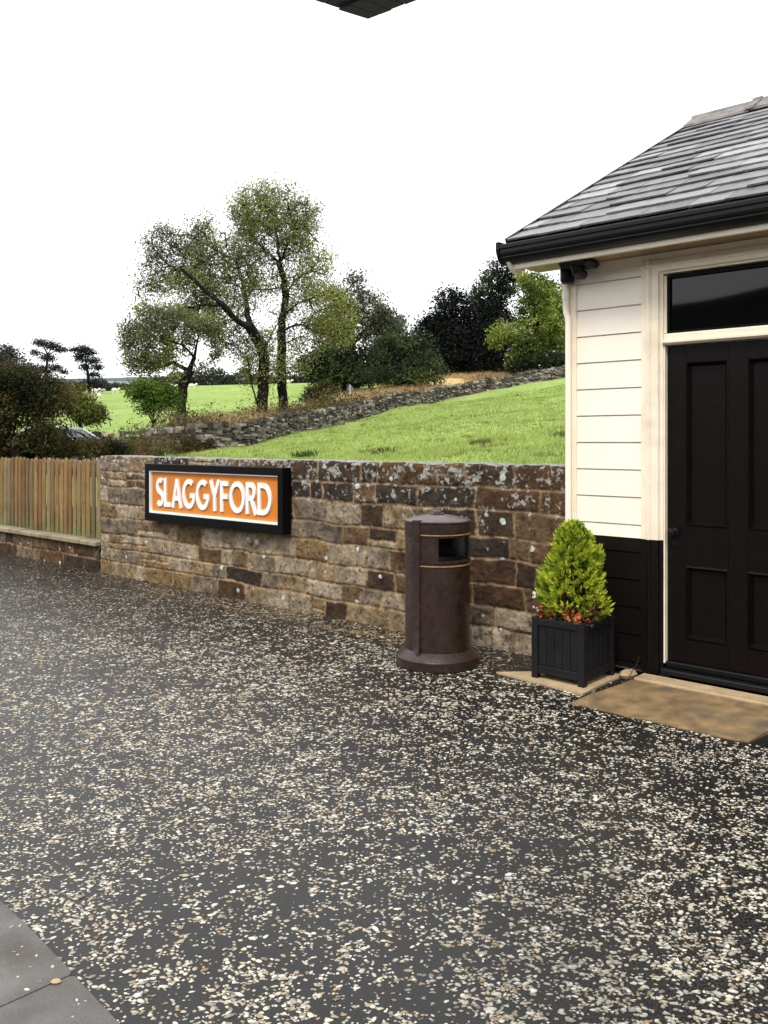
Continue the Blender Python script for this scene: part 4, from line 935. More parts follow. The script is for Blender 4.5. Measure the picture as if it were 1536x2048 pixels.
def tree(name, label, cat, base, Y0, stems, ells, pal, seed, natt=1100, nleaf=14000, lsize=.16, tip=.022, base_r=.45, step=.45, group=None, spread=.35, branches=True, depth=.8, sc=.5, shell=None, thin=0.0):
    rng = np.random.default_rng(seed); bw = np.array(PX(base[0], base[1], Y0)); bw[2] = H(bw[0], bw[1])-.15
    o = thing(name, label, cat, tuple(bw), group=group)
    att = ell_pts(ells, Y0, natt, rng, depth)
    starts = []
    for pl, p0 in stems:
        w = [np.array(PX(x, y, Y0+dy)) for x, y, dy in pl]
        if p0 is None: w[0] = bw.copy()
        starts.append([w, p0])
    # joining of later stems to nearest node of the first is by position: parent index looked up
    st0 = [(starts[0][0], None)]
    N, par = colonise(st0, att[:1], step, 0, 0, 1, rng)
    allst = [(list(N), par)]
    nodes = list(N); pr = list(par)
    for w, p0 in starts[1:]:
        prev = -1 if p0 is None else int(np.argmin(np.linalg.norm(np.array(nodes)-w[0], axis=1)))
        for i in range(len(w)-1):
            k = max(1, int(np.linalg.norm(w[i+1]-w[i])/step))
            for q in range(0 if (i == 0 and p0 is None) else 1, k+1):
                nodes.append(w[i]+(w[i+1]-w[i])*q/k+rng.normal(size=3)*step*.06); pr.append(prev); prev = len(nodes)-1
    # continue colonising from these nodes
    N = np.array(nodes); par = list(pr); A = att; best = np.full(len(A), 1e9); bi = np.zeros(len(A), int); done = 0; alive = np.ones(len(A), bool); infl = step*9; kill = step*1.3
    for it in range(70):
        new = N[done:]
        for c0 in range(0, len(new), 400):
            dd = np.linalg.norm(A[:, None]-new[None, c0:c0+400], axis=2); j = dd.argmin(1); v = dd[np.arange(len(A)), j]
            u = v < best; best[u] = v[u]; bi[u] = j[u]+done+c0
        done = len(N); alive &= best > kill; act = alive & (best < infl*(3 if it < 5 else 1.5))
        if not act.any(): break
        add = []
        for nd in np.unique(bi[act]):
            v = A[act & (bi == nd)]-N[nd]; v = (v/np.linalg.norm(v, axis=1)[:, None]).sum(0)+rng.normal(size=3)*.35
            v /= np.linalg.norm(v)+1e-9; add.append(N[nd]+v*step); par.append(int(nd))
        N = np.vstack([N, np.array(add)])
        if len(N) > 7000: break
    par = np.array(par)
    V, Fq, r, ch = branch_mesh(N, par, tip, base_r)
    link('trunk', npmesh('trunk', V-bw, Fq), M['bark'], o, smooth=True)
    # twigs: short fine sticks off the tips
    tipn = N[(r < tip*2.2)]
    k = min(len(tipn)*5, 12000); s0 = tipn[rng.integers(0, len(tipn), k)]; dr = rng.normal(size=(k, 3)); dr[:, 2] += .3; dr /= np.linalg.norm(dr, axis=1)[:, None]; ln = rng.uniform(.4, 1.3, (k, 1))*spread*2.2
    sd_ = np.cross(dr, rng.normal(size=(k, 3))); sd_ /= np.linalg.norm(sd_, axis=1)[:, None]; wv = tip*.55
    Vt = np.stack([s0-sd_*wv, s0+sd_*wv, s0+dr*ln+sd_*wv*.3, s0+dr*ln-sd_*wv*.3], 1).reshape(-1, 3)
    ends = s0+dr*ln
    src = np.vstack([tipn, s0+dr*ln*.5, ends, ends]) if thin == 0 else np.vstack([ends, s0+dr*ln*.6])
    cl_ = fbm(src[:, 0]*.7+3, src[:, 2]*.7+src[:, 1]*.3, seed+50)
    src = src[rng.random(len(src)) < np.clip((cl_-.38+ (0.12-thin))*7, .04, 1)]
    P = src[rng.integers(0, len(src), nleaf)]+rng.normal(size=(nleaf, 3))*spread
    leaf_obj('crown', P-bw, lsize, leafcols(P, pal, rng, sc, seed), o, rng)
    link('twigs', npmesh('twigs', Vt-bw, np.arange(4*k).reshape(k, 4)), M['bark'], o)
    return o
ASH = [[.11, .12, .065], [.16, .18, .075], [.22, .25, .085], [.31, .34, .10]]
# left of the pair: leans and spreads to the left
tree('ash_tree', 'wide spreading tree leaning left beyond the dry stone wall, thick forked trunk', 'tree', (522, 822), 60,
     [([(522, 822, 0), (526, 770, 0), (528, 715, 0), (522, 690, 0)], None), ([(522, 690, 0), (500, 655, -1), (468, 636, -1.5), (445, 610, -2), (405, 575, -2), (365, 540, -2.5)], 1), ([(526, 705, 0), (545, 665, .5), (562, 632, .5), (566, 610, .5)], 1),
      ([(500, 655, -1), (492, 610, .5), (486, 565, 1), (470, 520, 1)], 1), ([(522, 815, 0), (505, 775, -.6), (495, 720, -1), (478, 700, -1)], None), ([(445, 610, -2), (400, 610, -2), (350, 620, -3)], 1)],
     [(335, 490, 50, 42, .8), (375, 560, 75, 45, 1.3), (330, 545, 50, 50, .7), (450, 500, 50, 45, .8), (470, 570, 50, 50, .8), (400, 630, 70, 32, 1.0), (350, 640, 70, 25, .8), (500, 690, 45, 50, .9), (410, 460, 45, 30, .4), (525, 740, 40, 40, .6), (420, 520, 60, 50, 1.0), (300, 580, 35, 35, .5), (400, 480, 60, 30, .7), (540, 700, 30, 40, .5), (440, 670, 40, 25, .6), (490, 540, 45, 45, 1.0), (440, 560, 50, 60, .9), (500, 630, 35, 40, .6), (300, 500, 30, 40, .5)],
     ASH, 41, natt=1700, nleaf=34000, lsize=.16, tip=.030, base_r=.42, spread=.30, group='ash trees beyond the dry stone wall', thin=.02)
tree('ash_tree', 'tall upright tree with rounded airy crown beyond the dry stone wall', 'tree', (567, 815), 62,
     [([(567, 815, 0), (563, 750, 0), (563, 690, 0), (563, 640, 0), (572, 592, 0), (564, 545, 0), (558, 525, 0)], None), ([(563, 640, 0), (590, 610, -1), (625, 595, -1.5), (655, 580, -2)], 1), ([(558, 525, 0), (530, 500, 1), (505, 480, 1.5), (500, 450, 2)], 1),
      ([(563, 530, 0), (572, 490, -1), (590, 468, -1), (610, 455, -1)], 1), ([(563, 660, 0), (600, 648, 0), (640, 668, .5)], 1), ([(566, 690, 0), (600, 672, 0), (630, 680, .5)], 1), ([(560, 535, 0), (556, 480, 1), (545, 430, 1)], 1), ([(570, 595, 0), (590, 560, 1), (620, 540, 1)], 1)],
     [(540, 415, 88, 42, 1.3), (600, 440, 55, 45, 1.0), (500, 440, 50, 50, .8), (560, 480, 80, 40, .8), (630, 520, 40, 50, 1.0), (600, 560, 45, 40, .7), (640, 600, 50, 35, 1.1), (690, 610, 28, 25, 1.2), (640, 655, 50, 30, .9), (540, 560, 45, 40, .4), (680, 665, 40, 30, .8), (560, 730, 30, 40, .4), (500, 500, 40, 45, .9), (590, 640, 40, 40, .6), (600, 720, 30, 30, .5)],
     ASH[:1]+[[.17, .19, .08], [.25, .28, .09], [.40, .42, .08]], 43, natt=1400, nleaf=34000, lsize=.16, tip=.030, base_r=.36, spread=.30, group='ash trees beyond the dry stone wall', thin=.02)
tree('hawthorn_tree', 'small tree with bent dark trunk standing left of the two tall ash trees', 'tree', (359, 832), 54,
     [([(359, 832, 0), (364, 790, 0), (369, 762, 0), (378, 742, 0), (388, 715, 0), (392, 690, 0), (395, 670, 0)], None), ([(375, 752, 0), (405, 738, .5), (430, 715, .5), (447, 692, .5)], 1), ([(366, 770, 0), (345, 758, -.5), (318, 762, -1), (300, 752, -1)], 1), ([(388, 715, 0), (365, 690, -1), (330, 680, -1.5)], 1), ([(378, 742, 0), (345, 725, 1), (315, 735, 1), (290, 720, 1)], 1)],
     [(285, 660, 45, 32, 1.0), (340, 650, 60, 32, 1.2), (400, 660, 55, 28, 1.0), (265, 700, 32, 40, 1.1), (300, 715, 50, 30, .9), (260, 740, 25, 18, .7), (430, 670, 30, 28, .8), (330, 690, 50, 25, .7), (290, 625, 40, 18, .5)],
     ASH, 47, natt=1000, nleaf=14000, lsize=.17, tip=.016, base_r=.33, spread=.2, thin=.0)
def bushy(name, label, cat, base, Y0, ells, pal, seed, n, lsize, group=None, depth=.8, sc=.5, stem=True, hole=.42, sharp=9, spread=.3, base_r=.3):
    """dense crown: leaf clumps fill the volume, outline broken by noise"""
    rng = np.random.default_rng(seed); bw = np.array(PX(base[0], base[1], Y0)); bw[2] = H(bw[0], bw[1])-.1
    o = thing(name, label, cat, tuple(bw), group=group)
    cl_ = ell_pts(ells, Y0, max(60, n//34), rng, depth)
    nz = fbm(cl_[:, 0]*.45+7, cl_[:, 2]*.45+cl_[:, 1]*.3, seed+9); cl_ = cl_[rng.random(len(cl_)) < np.clip((nz-hole)*sharp+.5, .08, 1)]
    P = cl_[rng.integers(0, len(cl_), n)]+rng.normal(size=(n, 3))*spread*np.array([1, 1, .75])
    P[:, 2] = np.maximum(P[:, 2], hz(P[:, 0], P[:, 1])+.02)
    leaf_obj('crown', P-bw, lsize, leafcols(P, pal, rng, sc, seed), o, rng)
    if stem:
        m = MB(); c_ = cl_.mean(0); rr_ = random.Random(seed)
        top = np.array([c_[0], c_[1], cl_[:, 2].max()*.9+bw[2]*.1]); mid = bw*.5+top*.5
        m.tube([(0, 0, -.2), tuple((mid-bw)*.6), tuple(top-bw)], [base_r, base_r*.7, .04], 8)
        for i in range(26):
            e = cl_[rr_.randrange(len(cl_))]; f_ = rr_.uniform(.1, .7); s0 = (top-bw)*f_; m.tube([tuple(s0), tuple((s0+(e-bw))/2+np.array([0, 0, .2])), tuple(e-bw)], [base_r*.3, base_r*.18, .02], 5)
        m.build('trunk', M['bark'], o)
    return o
DK = [[.012, .020, .010], [.022, .034, .014], [.035, .055, .018], [.055, .085, .025]]
GY = [[.025, .035, .020], [.045, .060, .03], [.07, .095, .04], [.10, .13, .05]]
tree('ash_tree', 'grey green thin topped tree right of the tall ash trees', 'tree', (712, 770), 95, [([(712, 770, 0), (708, 720, 0), (702, 680, 0), (715, 640, 0)], None), ([(702, 690, 0), (740, 650, 0), (755, 620, 0)], 1), ([(704, 700, 0), (680, 650, 0), (670, 610, 0)], 1)],
     [(705, 590, 40, 45, .5), (745, 625, 40, 40, 1.0), (700, 650, 60, 40, 1.0), (660, 660, 45, 45, .8), (780, 670, 35, 35, 1)], [[.05, .06, .04], [.09, .105, .06], [.13, .15, .075]], 51, natt=1000, nleaf=12000, lsize=.30, tip=.03, base_r=.5, step=.7, spread=.38, group='ash trees beyond the dry stone wall', thin=.0)
bushy('thorn_tree', 'dark low bushy tree under the thin topped ash, behind the footpath sign', 'tree', (690, 770), 90, [(660, 722, 62, 36, 1), (720, 728, 60, 34, 1), (625, 735, 28, 30, .9), (690, 752, 90, 22, 1.3)], DK[:3]+[[.07, .11, .035]], 53, 15000, .34, group='bushy trees along the top of the pasture', hole=.3, spread=.45)
bushy('thorn_tree', 'mid green bushy tree with two rounded heads, left of the dark evergreens', 'tree', (800, 760), 92, [(790, 705, 45, 38, 1), (830, 705, 36, 42, 1), (815, 735, 60, 26, 1), (862, 735, 28, 22, .8), (815, 752, 75, 20, 1.3)], [[.020, .030, .016], [.04, .06, .026], [.08, .115, .04], [.12, .16, .055]], 54, 15000, .32, group='bushy trees along the top of the pasture', hole=.3, spread=.42)
bushy('thorn_tree', 'grey leafed airy tree with pointed top between ash and evergreens', 'tree', (775, 762), 100, [(788, 655, 38, 38, 1), (760, 690, 50, 40, .8), (810, 680, 22, 30, .6)], GY, 55, 6000, .30, group='bushy trees along the top of the pasture', hole=.5, spread=.4)
bushy('evergreen_tree', 'near black broad evergreen left of the light green tree', 'tree', (905, 748), 112, [(905, 650, 52, 72, 1.2), (870, 680, 40, 55, 1), (940, 690, 60, 55, 1.2), (900, 600, 25, 28, .6), (850, 665, 24, 30, .6), (900, 725, 70, 34, 1.3), (960, 730, 50, 30, 1)], [[.007, .009, .009], [.011, .014, .013], [.018, .023, .018]], 56, 24000, .38, group='dark evergreens on the hill', depth=.6, hole=.22, spread=.5, base_r=.5)
bushy('evergreen_tree', 'tall near black evergreen rising highest behind the light green tree', 'tree', (985, 748), 116, [(985, 600, 42, 60, 1.2), (960, 640, 40, 60, 1), (1010, 560, 34, 40, .9), (1000, 680, 50, 65, 1.2), (990, 535, 18, 20, .5), (1000, 735, 60, 25, 1.2), (950, 700, 50, 50, 1.2)], [[.009, .012, .011], [.015, .02, .016], [.03, .04, .022], [.05, .07, .03]], 57, 24000, .38, group='dark evergreens on the hill', depth=.6, hole=.22, spread=.5, base_r=.5)
bushy('evergreen_tree', 'dark evergreen half hidden by the corner of the station building', 'tree', (1120, 748), 118, [(1120, 600, 50, 55, 1), (1130, 680, 60, 60, 1), (1180, 640, 60, 80, 1)], [[.010, .014, .010], [.02, .028, .016], [.045, .065, .03]], 58, 14000, .4, group='dark evergreens on the hill', depth=.6, spread=.5)
bushy('sycamore_tree', 'light yellow green leafy tree beside the corner of the station building', 'tree', (1068, 745), 102, [(1065, 590, 48, 42, 1.1), (1075, 650, 68, 55, 1.3), (1015, 660, 34, 24, .7), (1110, 610, 40, 55, 1), (1085, 700, 55, 35, 1), (1035, 715, 22, 30, .8), (995, 678, 20, 16, .8), (1060, 560, 30, 18, .8)], [[.05, .08, .022], [.12, .17, .035], [.21, .27, .055], [.31, .37, .08]], 59, 22000, .34, depth=.7, hole=.42, spread=.36, sc=.4, base_r=.4)
bushy('hill_shrub', 'dark shrub at the foot of the light green tree', 'shrub', (1080, 748), 99, [(1095, 728, 50, 20, 1), (1040, 732, 25, 18, .7)], DK[:3], 60, 5000, .34, spread=.35, stem=False)
# near left hedge bush and others
RUST = [[.014, .017, .008], [.03, .03, .012], [.05, .058, .018], [.11, .06, .028], [.11, .13, .035]]
bushy('hedge_bush', 'big dark rust brown bush behind the wooden fence at the left', 'bush', (40, 910), 25, [(20, 800, 80, 80, 1.3), (70, 790, 60, 55, 1), (110, 800, 42, 36, .8), (-80, 790, 90, 95, 1.2), (30, 870, 110, 45, 1.4), (-60, 880, 110, 40, 1)], RUST, 61, 42000, .085, depth=.8, hole=.36, spread=.13, sc=1.2, base_r=.12)
bushy('hedge_bush', 'yellow green bush edging the dark bush above the parked car', 'bush', (160, 850), 31, [(150, 800, 40, 30, 1), (175, 825, 38, 24, 1), (120, 770, 30, 22, .7)], [[.06, .055, .02], [.10, .12, .025], [.17, .20, .04], [.14, .09, .04]], 62, 9000, .09, spread=.13, sc=1.2, base_r=.08, hole=.45)
bushy('hedge_bush', 'low dark brown brambles in front of the parked car', 'bush', (150, 905), 26, [(120, 895, 50, 20, 1.3), (190, 896, 45, 18, 1), (60, 895, 50, 22, 1.3), (240, 900, 35, 12, .8), (0, 900, 50, 22, 1)], RUST, 63, 20000, .08, spread=.11, sc=1.2, stem=False, hole=.4)
bushy('leafy_shrub', 'bright green leafy shrub under the small bent tree', 'shrub', (305, 832), 52, [(315, 790, 45, 24, 1.2), (280, 780, 30, 20, .8), (345, 800, 24, 22, .7), (300, 815, 30, 15, .7)], [[.04, .07, .015], [.08, .14, .02], [.15, .23, .03]], 64, 8000, .15, spread=.2, sc=.8, base_r=.1)
bushy('leafy_shrub', 'brown green thorny shrub between the ash trees and the footpath sign', 'shrub', (640, 815), 68, [(635, 790, 26, 24, 1), (655, 780, 16, 16, .7), (615, 790, 14, 14, .6)], [[.05, .05, .018], [.10, .09, .025], [.16, .15, .03]], 65, 3500, .16, spread=.2, sc=.8, base_r=.08)
bushy('leafy_shrub', 'small green shrub on the skyline right of the footpath sign', 'shrub', (775, 765), 80, [(770, 748, 22, 12, 1), (745, 752, 18, 10, .8)], DK, 66, 1600, .2, spread=.22, stem=False)
# far pines
PN = [[.012, .018, .018], [.022, .03, .028], [.04, .05, .045]]
def pine(label, bx_, Y0, hts, pads, seed):
    stems = [([(x, y, 0) for x, y in hts], None)]
    rng = np.random.default_rng(seed); bw = np.array(PX(bx_, 785, Y0)); bw[2] = H(bw[0], bw[1])-.2
    o = thing('pine_tree', label, 'tree', tuple(bw), group='dark pines on the left skyline'); m = MB()
    tp = [np.array(PX(x, y, Y0))-bw for x, y in hts]; tp[0] = np.zeros(3)
    m.tube([tuple(p) for p in tp], [.38-.3*i/(len(tp)-1) for i in range(len(tp))], 7)
    Pl = []
    for (x, y, rx, ry) in pads:
        c_ = np.array(PX(x, y, Y0)); j = min(range(len(tp)), key=lambda i: abs(tp[i][2]+bw[2]-c_[2]+.8)); m.tube([tuple(tp[j]), tuple((tp[j]+c_-bw)/2+np.array([0, 0, .2])), tuple(c_-bw)], [.12, .09, .04], 5)
        k = int(rx*ry*7); q = rng.normal(size=(k, 3))*.55*np.array([rx/F*Y0, rx/F*Y0, ry/F*Y0]); Pl.append(c_+q)
    Pl = np.vstack(Pl); leaf_obj('crown', Pl-bw, .32, leafcols(Pl, PN, rng, .3, seed), o, rng); m.build('trunk', M['bark'], o)
pine('dark flat topped pine on the left skyline, the farther left one', 95, 170, [(95, 785), (92, 745), (96, 710), (85, 690)], [(82, 686, 16, 7), (105, 692, 16, 8), (122, 700, 12, 5), (70, 705, 9, 5), (95, 715, 16, 8), (112, 735, 14, 6), (85, 740, 18, 9), (60, 735, 12, 8), (128, 744, 10, 4)], 71)
pine('dark ragged pine on the left skyline beside the grey barn roof', 180, 168, [(180, 785), (177, 755), (172, 725), (170, 700)], [(150, 700, 14, 4), (168, 698, 14, 7), (178, 705, 13, 8), (160, 715, 12, 9), (185, 722, 15, 7), (196, 735, 11, 6), (170, 735, 11, 7), (188, 750, 15, 5), (180, 768, 16, 9), (200, 770, 8, 5)], 72)
bushy('skyline_tree', 'grey thin tree above the dark bush at the left edge', 'tree', (15, 790), 120, [(15, 710, 28, 22, 1), (-30, 715, 40, 30, 1), (35, 740, 40, 25, 1)], PN[1:]+[[.07, .08, .06]], 73, 5000, .34, spread=.5, hole=.5)
# far hedge line, grows as one mass
rng = np.random.default_rng(80)
xs = rng.uniform(-300, 900, 26000); Yh = rng.uniform(203, 212, 26000); Xh = (xs-768)/F*Yh; zb2 = hz(Xh, Yh)
hh = (1.2+2.8*fbm(xs*.035, xs*0, 5, 3)**1.0+np.where((xs > 410) & (xs < 500), 1.8*fbm(xs*.08, xs*0+3, 8), 0))
P = np.stack([Xh, Yh, zb2+rng.random(26000)*hh], -1)
o = leaf_obj('far_hedge', P, .7, leafcols(P, [[.02, .028, .022], [.035, .045, .035], [.055, .065, .05]], rng, .1, 3), None, rng); tag(o, 'dark hedgerow along the far edge of the sheep field', 'hedge', kind='stuff')
# undergrowth beyond and along the dry wall
n = 60000; t = rng.uniform(0, cum[-1]-1, n)**1.0*np.where(rng.random(n) < .35, .5, 1); off = rng.normal(size=n)
pc_ = np.array([np.interp(t, cum, pts[:, 0]), np.interp(t, cum, pts[:, 1])]).T
dirx = np.array([np.interp(t+.5, cum, pts[:, 0]), np.interp(t+.5, cum, pts[:, 1])]).T-pc_; dirx /= np.linalg.norm(dirx, axis=1)[:, None]; nrm = np.stack([-dirx[:, 1], dirx[:, 0]], -1)
dd = .5+np.abs(off)*2.6; pc_ = pc_+nrm*dd[:, None]; clump = fbm(pc_[:, 0]*.5, pc_[:, 1]*.5, 91)
xq = 768+F*pc_[:, 0]/pc_[:, 1]; k = (clump > .41+.14*(xq > 420)); pc_ = pc_[k]; clump = clump[k]; hgt = (rng.random(len(pc_))**1.3)*(.4+(clump-.40)*6.5)*np.where(768+F*pc_[:, 0]/pc_[:, 1] < 430, .75, .75)
P = np.stack([pc_[:, 0], pc_[:, 1], hz(pc_[:, 0], pc_[:, 1])+hgt], -1)
o = leaf_obj('undergrowth', P, .15, leafcols(P, [[.05, .045, .02], [.10, .08, .035], [.19, .14, .07], [.12, .14, .04]], rng, .35, 5), None, rng, up=.5); tag(o, 'brown bracken and brambles growing behind the dry stone wall', 'undergrowth', kind='stuff')
# undergrowth in front at the left end of dry wall
n = 22000; xs = rng.uniform(-260, 430, n); Yh = np.interp(xs, [p[0] for p in WP], [p[1] for p in WP])-.6-np.abs(rng.normal(size=n))*3.2*np.clip((430-xs)/250, .15, 1); Xh = (xs-768)/F*Yh; cln = fbm(Xh*.8, Yh*.8, 93)
k = cln > .42; Xh, Yh, cln = Xh[k], Yh[k], cln[k]; P = np.stack([Xh, Yh, hz(Xh, Yh)+rng.random(len(Xh))**1.4*(.15+(cln-.42)*4)], -1)
o = leaf_obj('brambles', P, .11, leafcols(P, [[.03, .03, .012], [.07, .05, .02], [.13, .08, .035], [.08, .12, .03]], rng, .6, 6), None, rng, up=.3); tag(o, 'dark brown brambles smothering the left end of the dry wall', 'undergrowth', kind='stuff')
def blades(X, Y, h, w_, cols, rng, lean=.35):
    n = len(X); Z = hz(X, Y)
    _, vv_ = W2L(X, Y); Z = np.where(vv_ < 6, np.minimum(Z, .75+.02*vv_), Z)
    a = rng.uniform(0, 2*math.pi, n); dx, dy = np.cos(a)*w_, np.sin(a)*w_; lx, ly = rng.normal(size=n)*h*lean, rng.normal(size=n)*h*lean
    V = np.stack([np.stack([X-dx, Y-dy, Z-.01], -1), np.stack([X+dx, Y+dy, Z-.01], -1), np.stack([X+lx, Y+ly, Z+h], -1)], 1).reshape(-1, 3)
    return V, np.arange(3*n).reshape(n, 3), np.repeat(cols, 3, axis=0)
# tan dry grass
n = 60000; xs = rng.uniform(395, 1150, n); D0 = rng.uniform(1, 24, n); Yh = np.interp(xs, [p[0] for p in WP], [p[1] for p in WP])+D0; Xh = (xs-768)/F*Yh
q = fbm(Xh*.3, Yh*.2, 5); k = q+.012*(12-D0) > .45; Xh, Yh = Xh[k], Yh[k]; n = len(Xh); tt = rng.random((n, 1))
cl = (np.array([.44, .31, .15])*tt+np.array([.62, .47, .26])*(1-tt))*rng.uniform(.7, 1.1, (n, 1))
V, Fq, Cc = blades(Xh, Yh, rng.uniform(.25, .7, n), .025, cl, rng)
tag(link('dry_grass', npmesh('dry_grass', V, Fq, Cc), M['blade']), 'pale straw coloured dry grass under the hillside trees', 'grass', kind='stuff')
# pasture grass
n = 120000; xs = rng.uniform(330, 1160, n); Yh = 7.5+(rng.random(n)**1.4)*70; Xh = (xs-768)/F*Yh; dw = wall_dist(Xh, Yh); _, vl = W2L(Xh, Yh)
k = (dw < -.3) & (vl > .6); Xh, Yh = Xh[k], Yh[k]; n = len(Xh); t1 = fbm(Xh*.5, Yh*.3, 15)[:, None]; tt = rng.random((n, 1))
cl = (np.array([.235, .325, .07])*(1-tt)+np.array([.36, .42, .14])*tt)*(.8+.5*t1); br_ = (fbm(Xh*1.4, Yh*.8, 19) > .66); cl[br_] = np.array([.20, .20, .06])
hh = rng.uniform(.05, .12, n)*(1+np.where(fbm(Xh*.9, Yh*.9, 29) > .70, 1.8, 0)); V, Fq, Cc = blades(Xh, Yh, hh, .008+.0004*Yh, cl, rng, .5)
tag(link('pasture_grass', npmesh('pasture_grass', V, Fq, Cc), M['blade']), 'short green grass covering the sloping pasture', 'grass', kind='stuff')
# tussocks in the pasture
def tussock(px, py, Y, w_, h_, label, cols, seed):
    r_ = np.random.default_rng(seed); X0 = (px-768)/F*Y; n = 160; X_ = X0+np.clip(r_.normal(size=n), -1.6, 1.6)*w_*.28; Y_ = Y+np.clip(r_.normal(size=n), -1.6, 1.6)*w_*.28
    c_ = np.array(cols)*r_.uniform(.6, 1.2, (n, 1)); V, Fq, Cc = blades(X_, Y_, r_.uniform(.3, 1, n)*h_, .035, c_, r_, .45)
    z0 = H(X0, Y); V = V-np.array([X0, Y, z0]); o = link('grass_tussock', npmesh('grass_tussock', V, Fq, Cc), M['blade'], loc=(X0, Y, z0)); tag(o, label, 'grass tussock', 'rush tussocks in the pasture')
tussock(610, 895, 33, 1.0, .35, 'dark grass tussock low in the pasture above the name board', [.08, .13, .03], 1)
tussock(765, 882, 30, .8, .30, 'grass tussock near the middle of the pasture', [.10, .14, .035], 2)
tussock(960, 880, 30, .7, .22, 'brownish grass tussock in the right part of the pasture', [.17, .15, .05], 3)
tussock(345, 905, 30, .9, .5, 'tall weedy grass tussock at the left end of the pasture', [.11, .19, .05], 4)
tussock(1125, 880, 30, .8, .3, 'grass tussock beside the corner of the station building', [.12, .13, .04], 5)
# ------------------------------------------------------------ footpath sign
q = PX(700, 800, 72); zf = H(q[0], q[1])
FS = thing('footpath_sign', 'thin white post with small pointed board beyond the dry stone wall', 'sign', (q[0], q[1], zf))
m = MB(); m.tube([(0, 0, -.2), (0, 0, 1.95)], .045, 8); m.build('post', M['signwhite'], FS)
m = MB(); m.prism([(-.30, 1.45), (-.05, 1.45), (-.05, 1.9), (-.14, 1.86)], lambda p, q, h: (p, h, q), -.015, .015); m.prism([(.05, 1.45), (.42, 1.42), (.12, 1.88), (.05, 1.9)], lambda p, q, h: (p, h, q), -.015, .015); m.build('board', M['barnroof'], FS)
# ------------------------------------------------------------ sheep
def sheep_mesh():
    m = MB(); N_ = 14; K = 12; vs = []
    for i in range(N_+1):      # body + neck + head as one lofted surface
        t = i/N_; x = -.55+1.35*t
        if t < .68: r = .27*math.sin(min(1, t/.68*1.0+.06)*math.pi*.96+.05)**.5; zc = .62
        else: u = (t-.68)/.32; r = .16*(1-u)+.06; zc = .70+.16*math.sin(u*math.pi*.7)-.04*u
        if i in (0, N_): r = .02
        for j in range(K):
            a = 2*math.pi*j/K; b = 1+.06*math.sin(5*a+i*2); vs.append((x, r*b*.9*math.cos(a), zc+r*b*math.sin(a)))
    m.add(vs, [(i*K+j, i*K+(j+1) % K, (i+1)*K+(j+1) % K, (i+1)*K+j) for i in range(N_) for j in range(K)])
    for lx, ly in ((-.35, .13), (-.35, -.13), (.18, .12), (.18, -.12)):
        m.tube([(lx, ly, .55), (lx-.03, ly, .30), (lx, ly, 0)], [.08, .045, .035], 6)
    m.tube([(.60, .06, .84), (.58, .16, .86)], [.03, .012], 5); m.tube([(.60, -.06, .84), (.58, -.16, .86)], [.03, .012], 5); m.tube([(-.53, 0, .72), (-.60, 0, .5)], [.05, .03], 5)
    me_o = m.build('sheep', M['wool'], smooth=True); return me_o
sh0 = sheep_mesh()
SP = [(385, 160, 20, 'white sheep in the far field between the small bent tree and the ash trees'), (193, 128, 190, 'white sheep standing nearest, lowest in the left field'), (191, 165, 10, 'white sheep in the left field, just right of the ragged pine'),
      (205, 172, 160, 'white sheep below the left end of the grey barn'), (231, 158, 30, 'white sheep below the right end of the grey barn'), (350, 165, 200, 'white sheep just left of the trunk of the small bent tree'), (178, 176, 350, 'white sheep at the foot of the ragged pine'), (577, 165, 15, 'white sheep seen just right of the tall upright ash trunk')]
for i, (px, Y, a, lb) in enumerate(SP):
    o = sh0 if i == 0 else sh0.copy()
    if i: COL.objects.link(o)
    X0 = (px-768)/F*Y; o.location = (X0, Y, H(X0, Y)); o.rotation_euler = (0, 0, R(a)); o.scale = (1.25,)*3; tag(o, lb, 'sheep', 'sheep grazing in the far field')
# ------------------------------------------------------------ barn
q = PX(232, 778, 215); zf = H(q[0], q[1])-1.5
BA = thing('barn', 'long grey roofed barn on the skyline right of the ragged pine', 'barn', (q[0]+.5, q[1], zf), .1)
m = MB(); m.box(-4.4, 6, -3, 3, 0, 2.6); m.build('wall', M['barnwall'], BA)
m = MB(); m.prism([(-3.3, 2.5), (0, 4.5), (3.3, 2.5)], lambda p, q, h: (h, p, q), -4.6, 6.2); m.build('roof', M['barnroof'], BA)
# ------------------------------------------------------------ parked car (half hidden)
X0, Y0 = (120-768)/F*29, 29; zc = H(X0, Y0)
CR = thing('parked_car', 'silver parked car half hidden by the dark bush behind the fence', 'car', (X0, Y0, zc), R(-18))
def loft(secs, mb):
    n = len(secs[0]); vs = [p for s in secs for p in s]; mb.add(vs, [(i*n+j, i*n+(j+1) % n, (i+1)*n+(j+1) % n, (i+1)*n+j) for i in range(len(secs)-1) for j in range(n)]+[tuple(range(n))[::-1], tuple(range((len(secs)-1)*n, len(secs)*n))])
m = MB(); secs = []
for x, zt, hw2, zb3 in [(-2.0, .62, .62, .42), (-1.95, .80, .74, .30), (-1.5, .92, .80, .24), (-.9, .97, .83, .22), (0, .98, .84, .22), (.9, .96, .83, .22), (1.5, .90, .80, .25), (1.95, .74, .72, .30), (2.02, .55, .62, .42)]:
    secs.append([(x, -hw2*.92, zb3), (x, -hw2, zb3+.2), (x, -hw2, zt-.12), (x, -hw2*.88, zt), (x, hw2*.88, zt), (x, hw2, zt-.12), (x, hw2, zb3+.2), (x, hw2*.92, zb3)])
loft(secs, m); m.build('body', M['carpaint'], CR, smooth=True)
m = MB(); secs = []
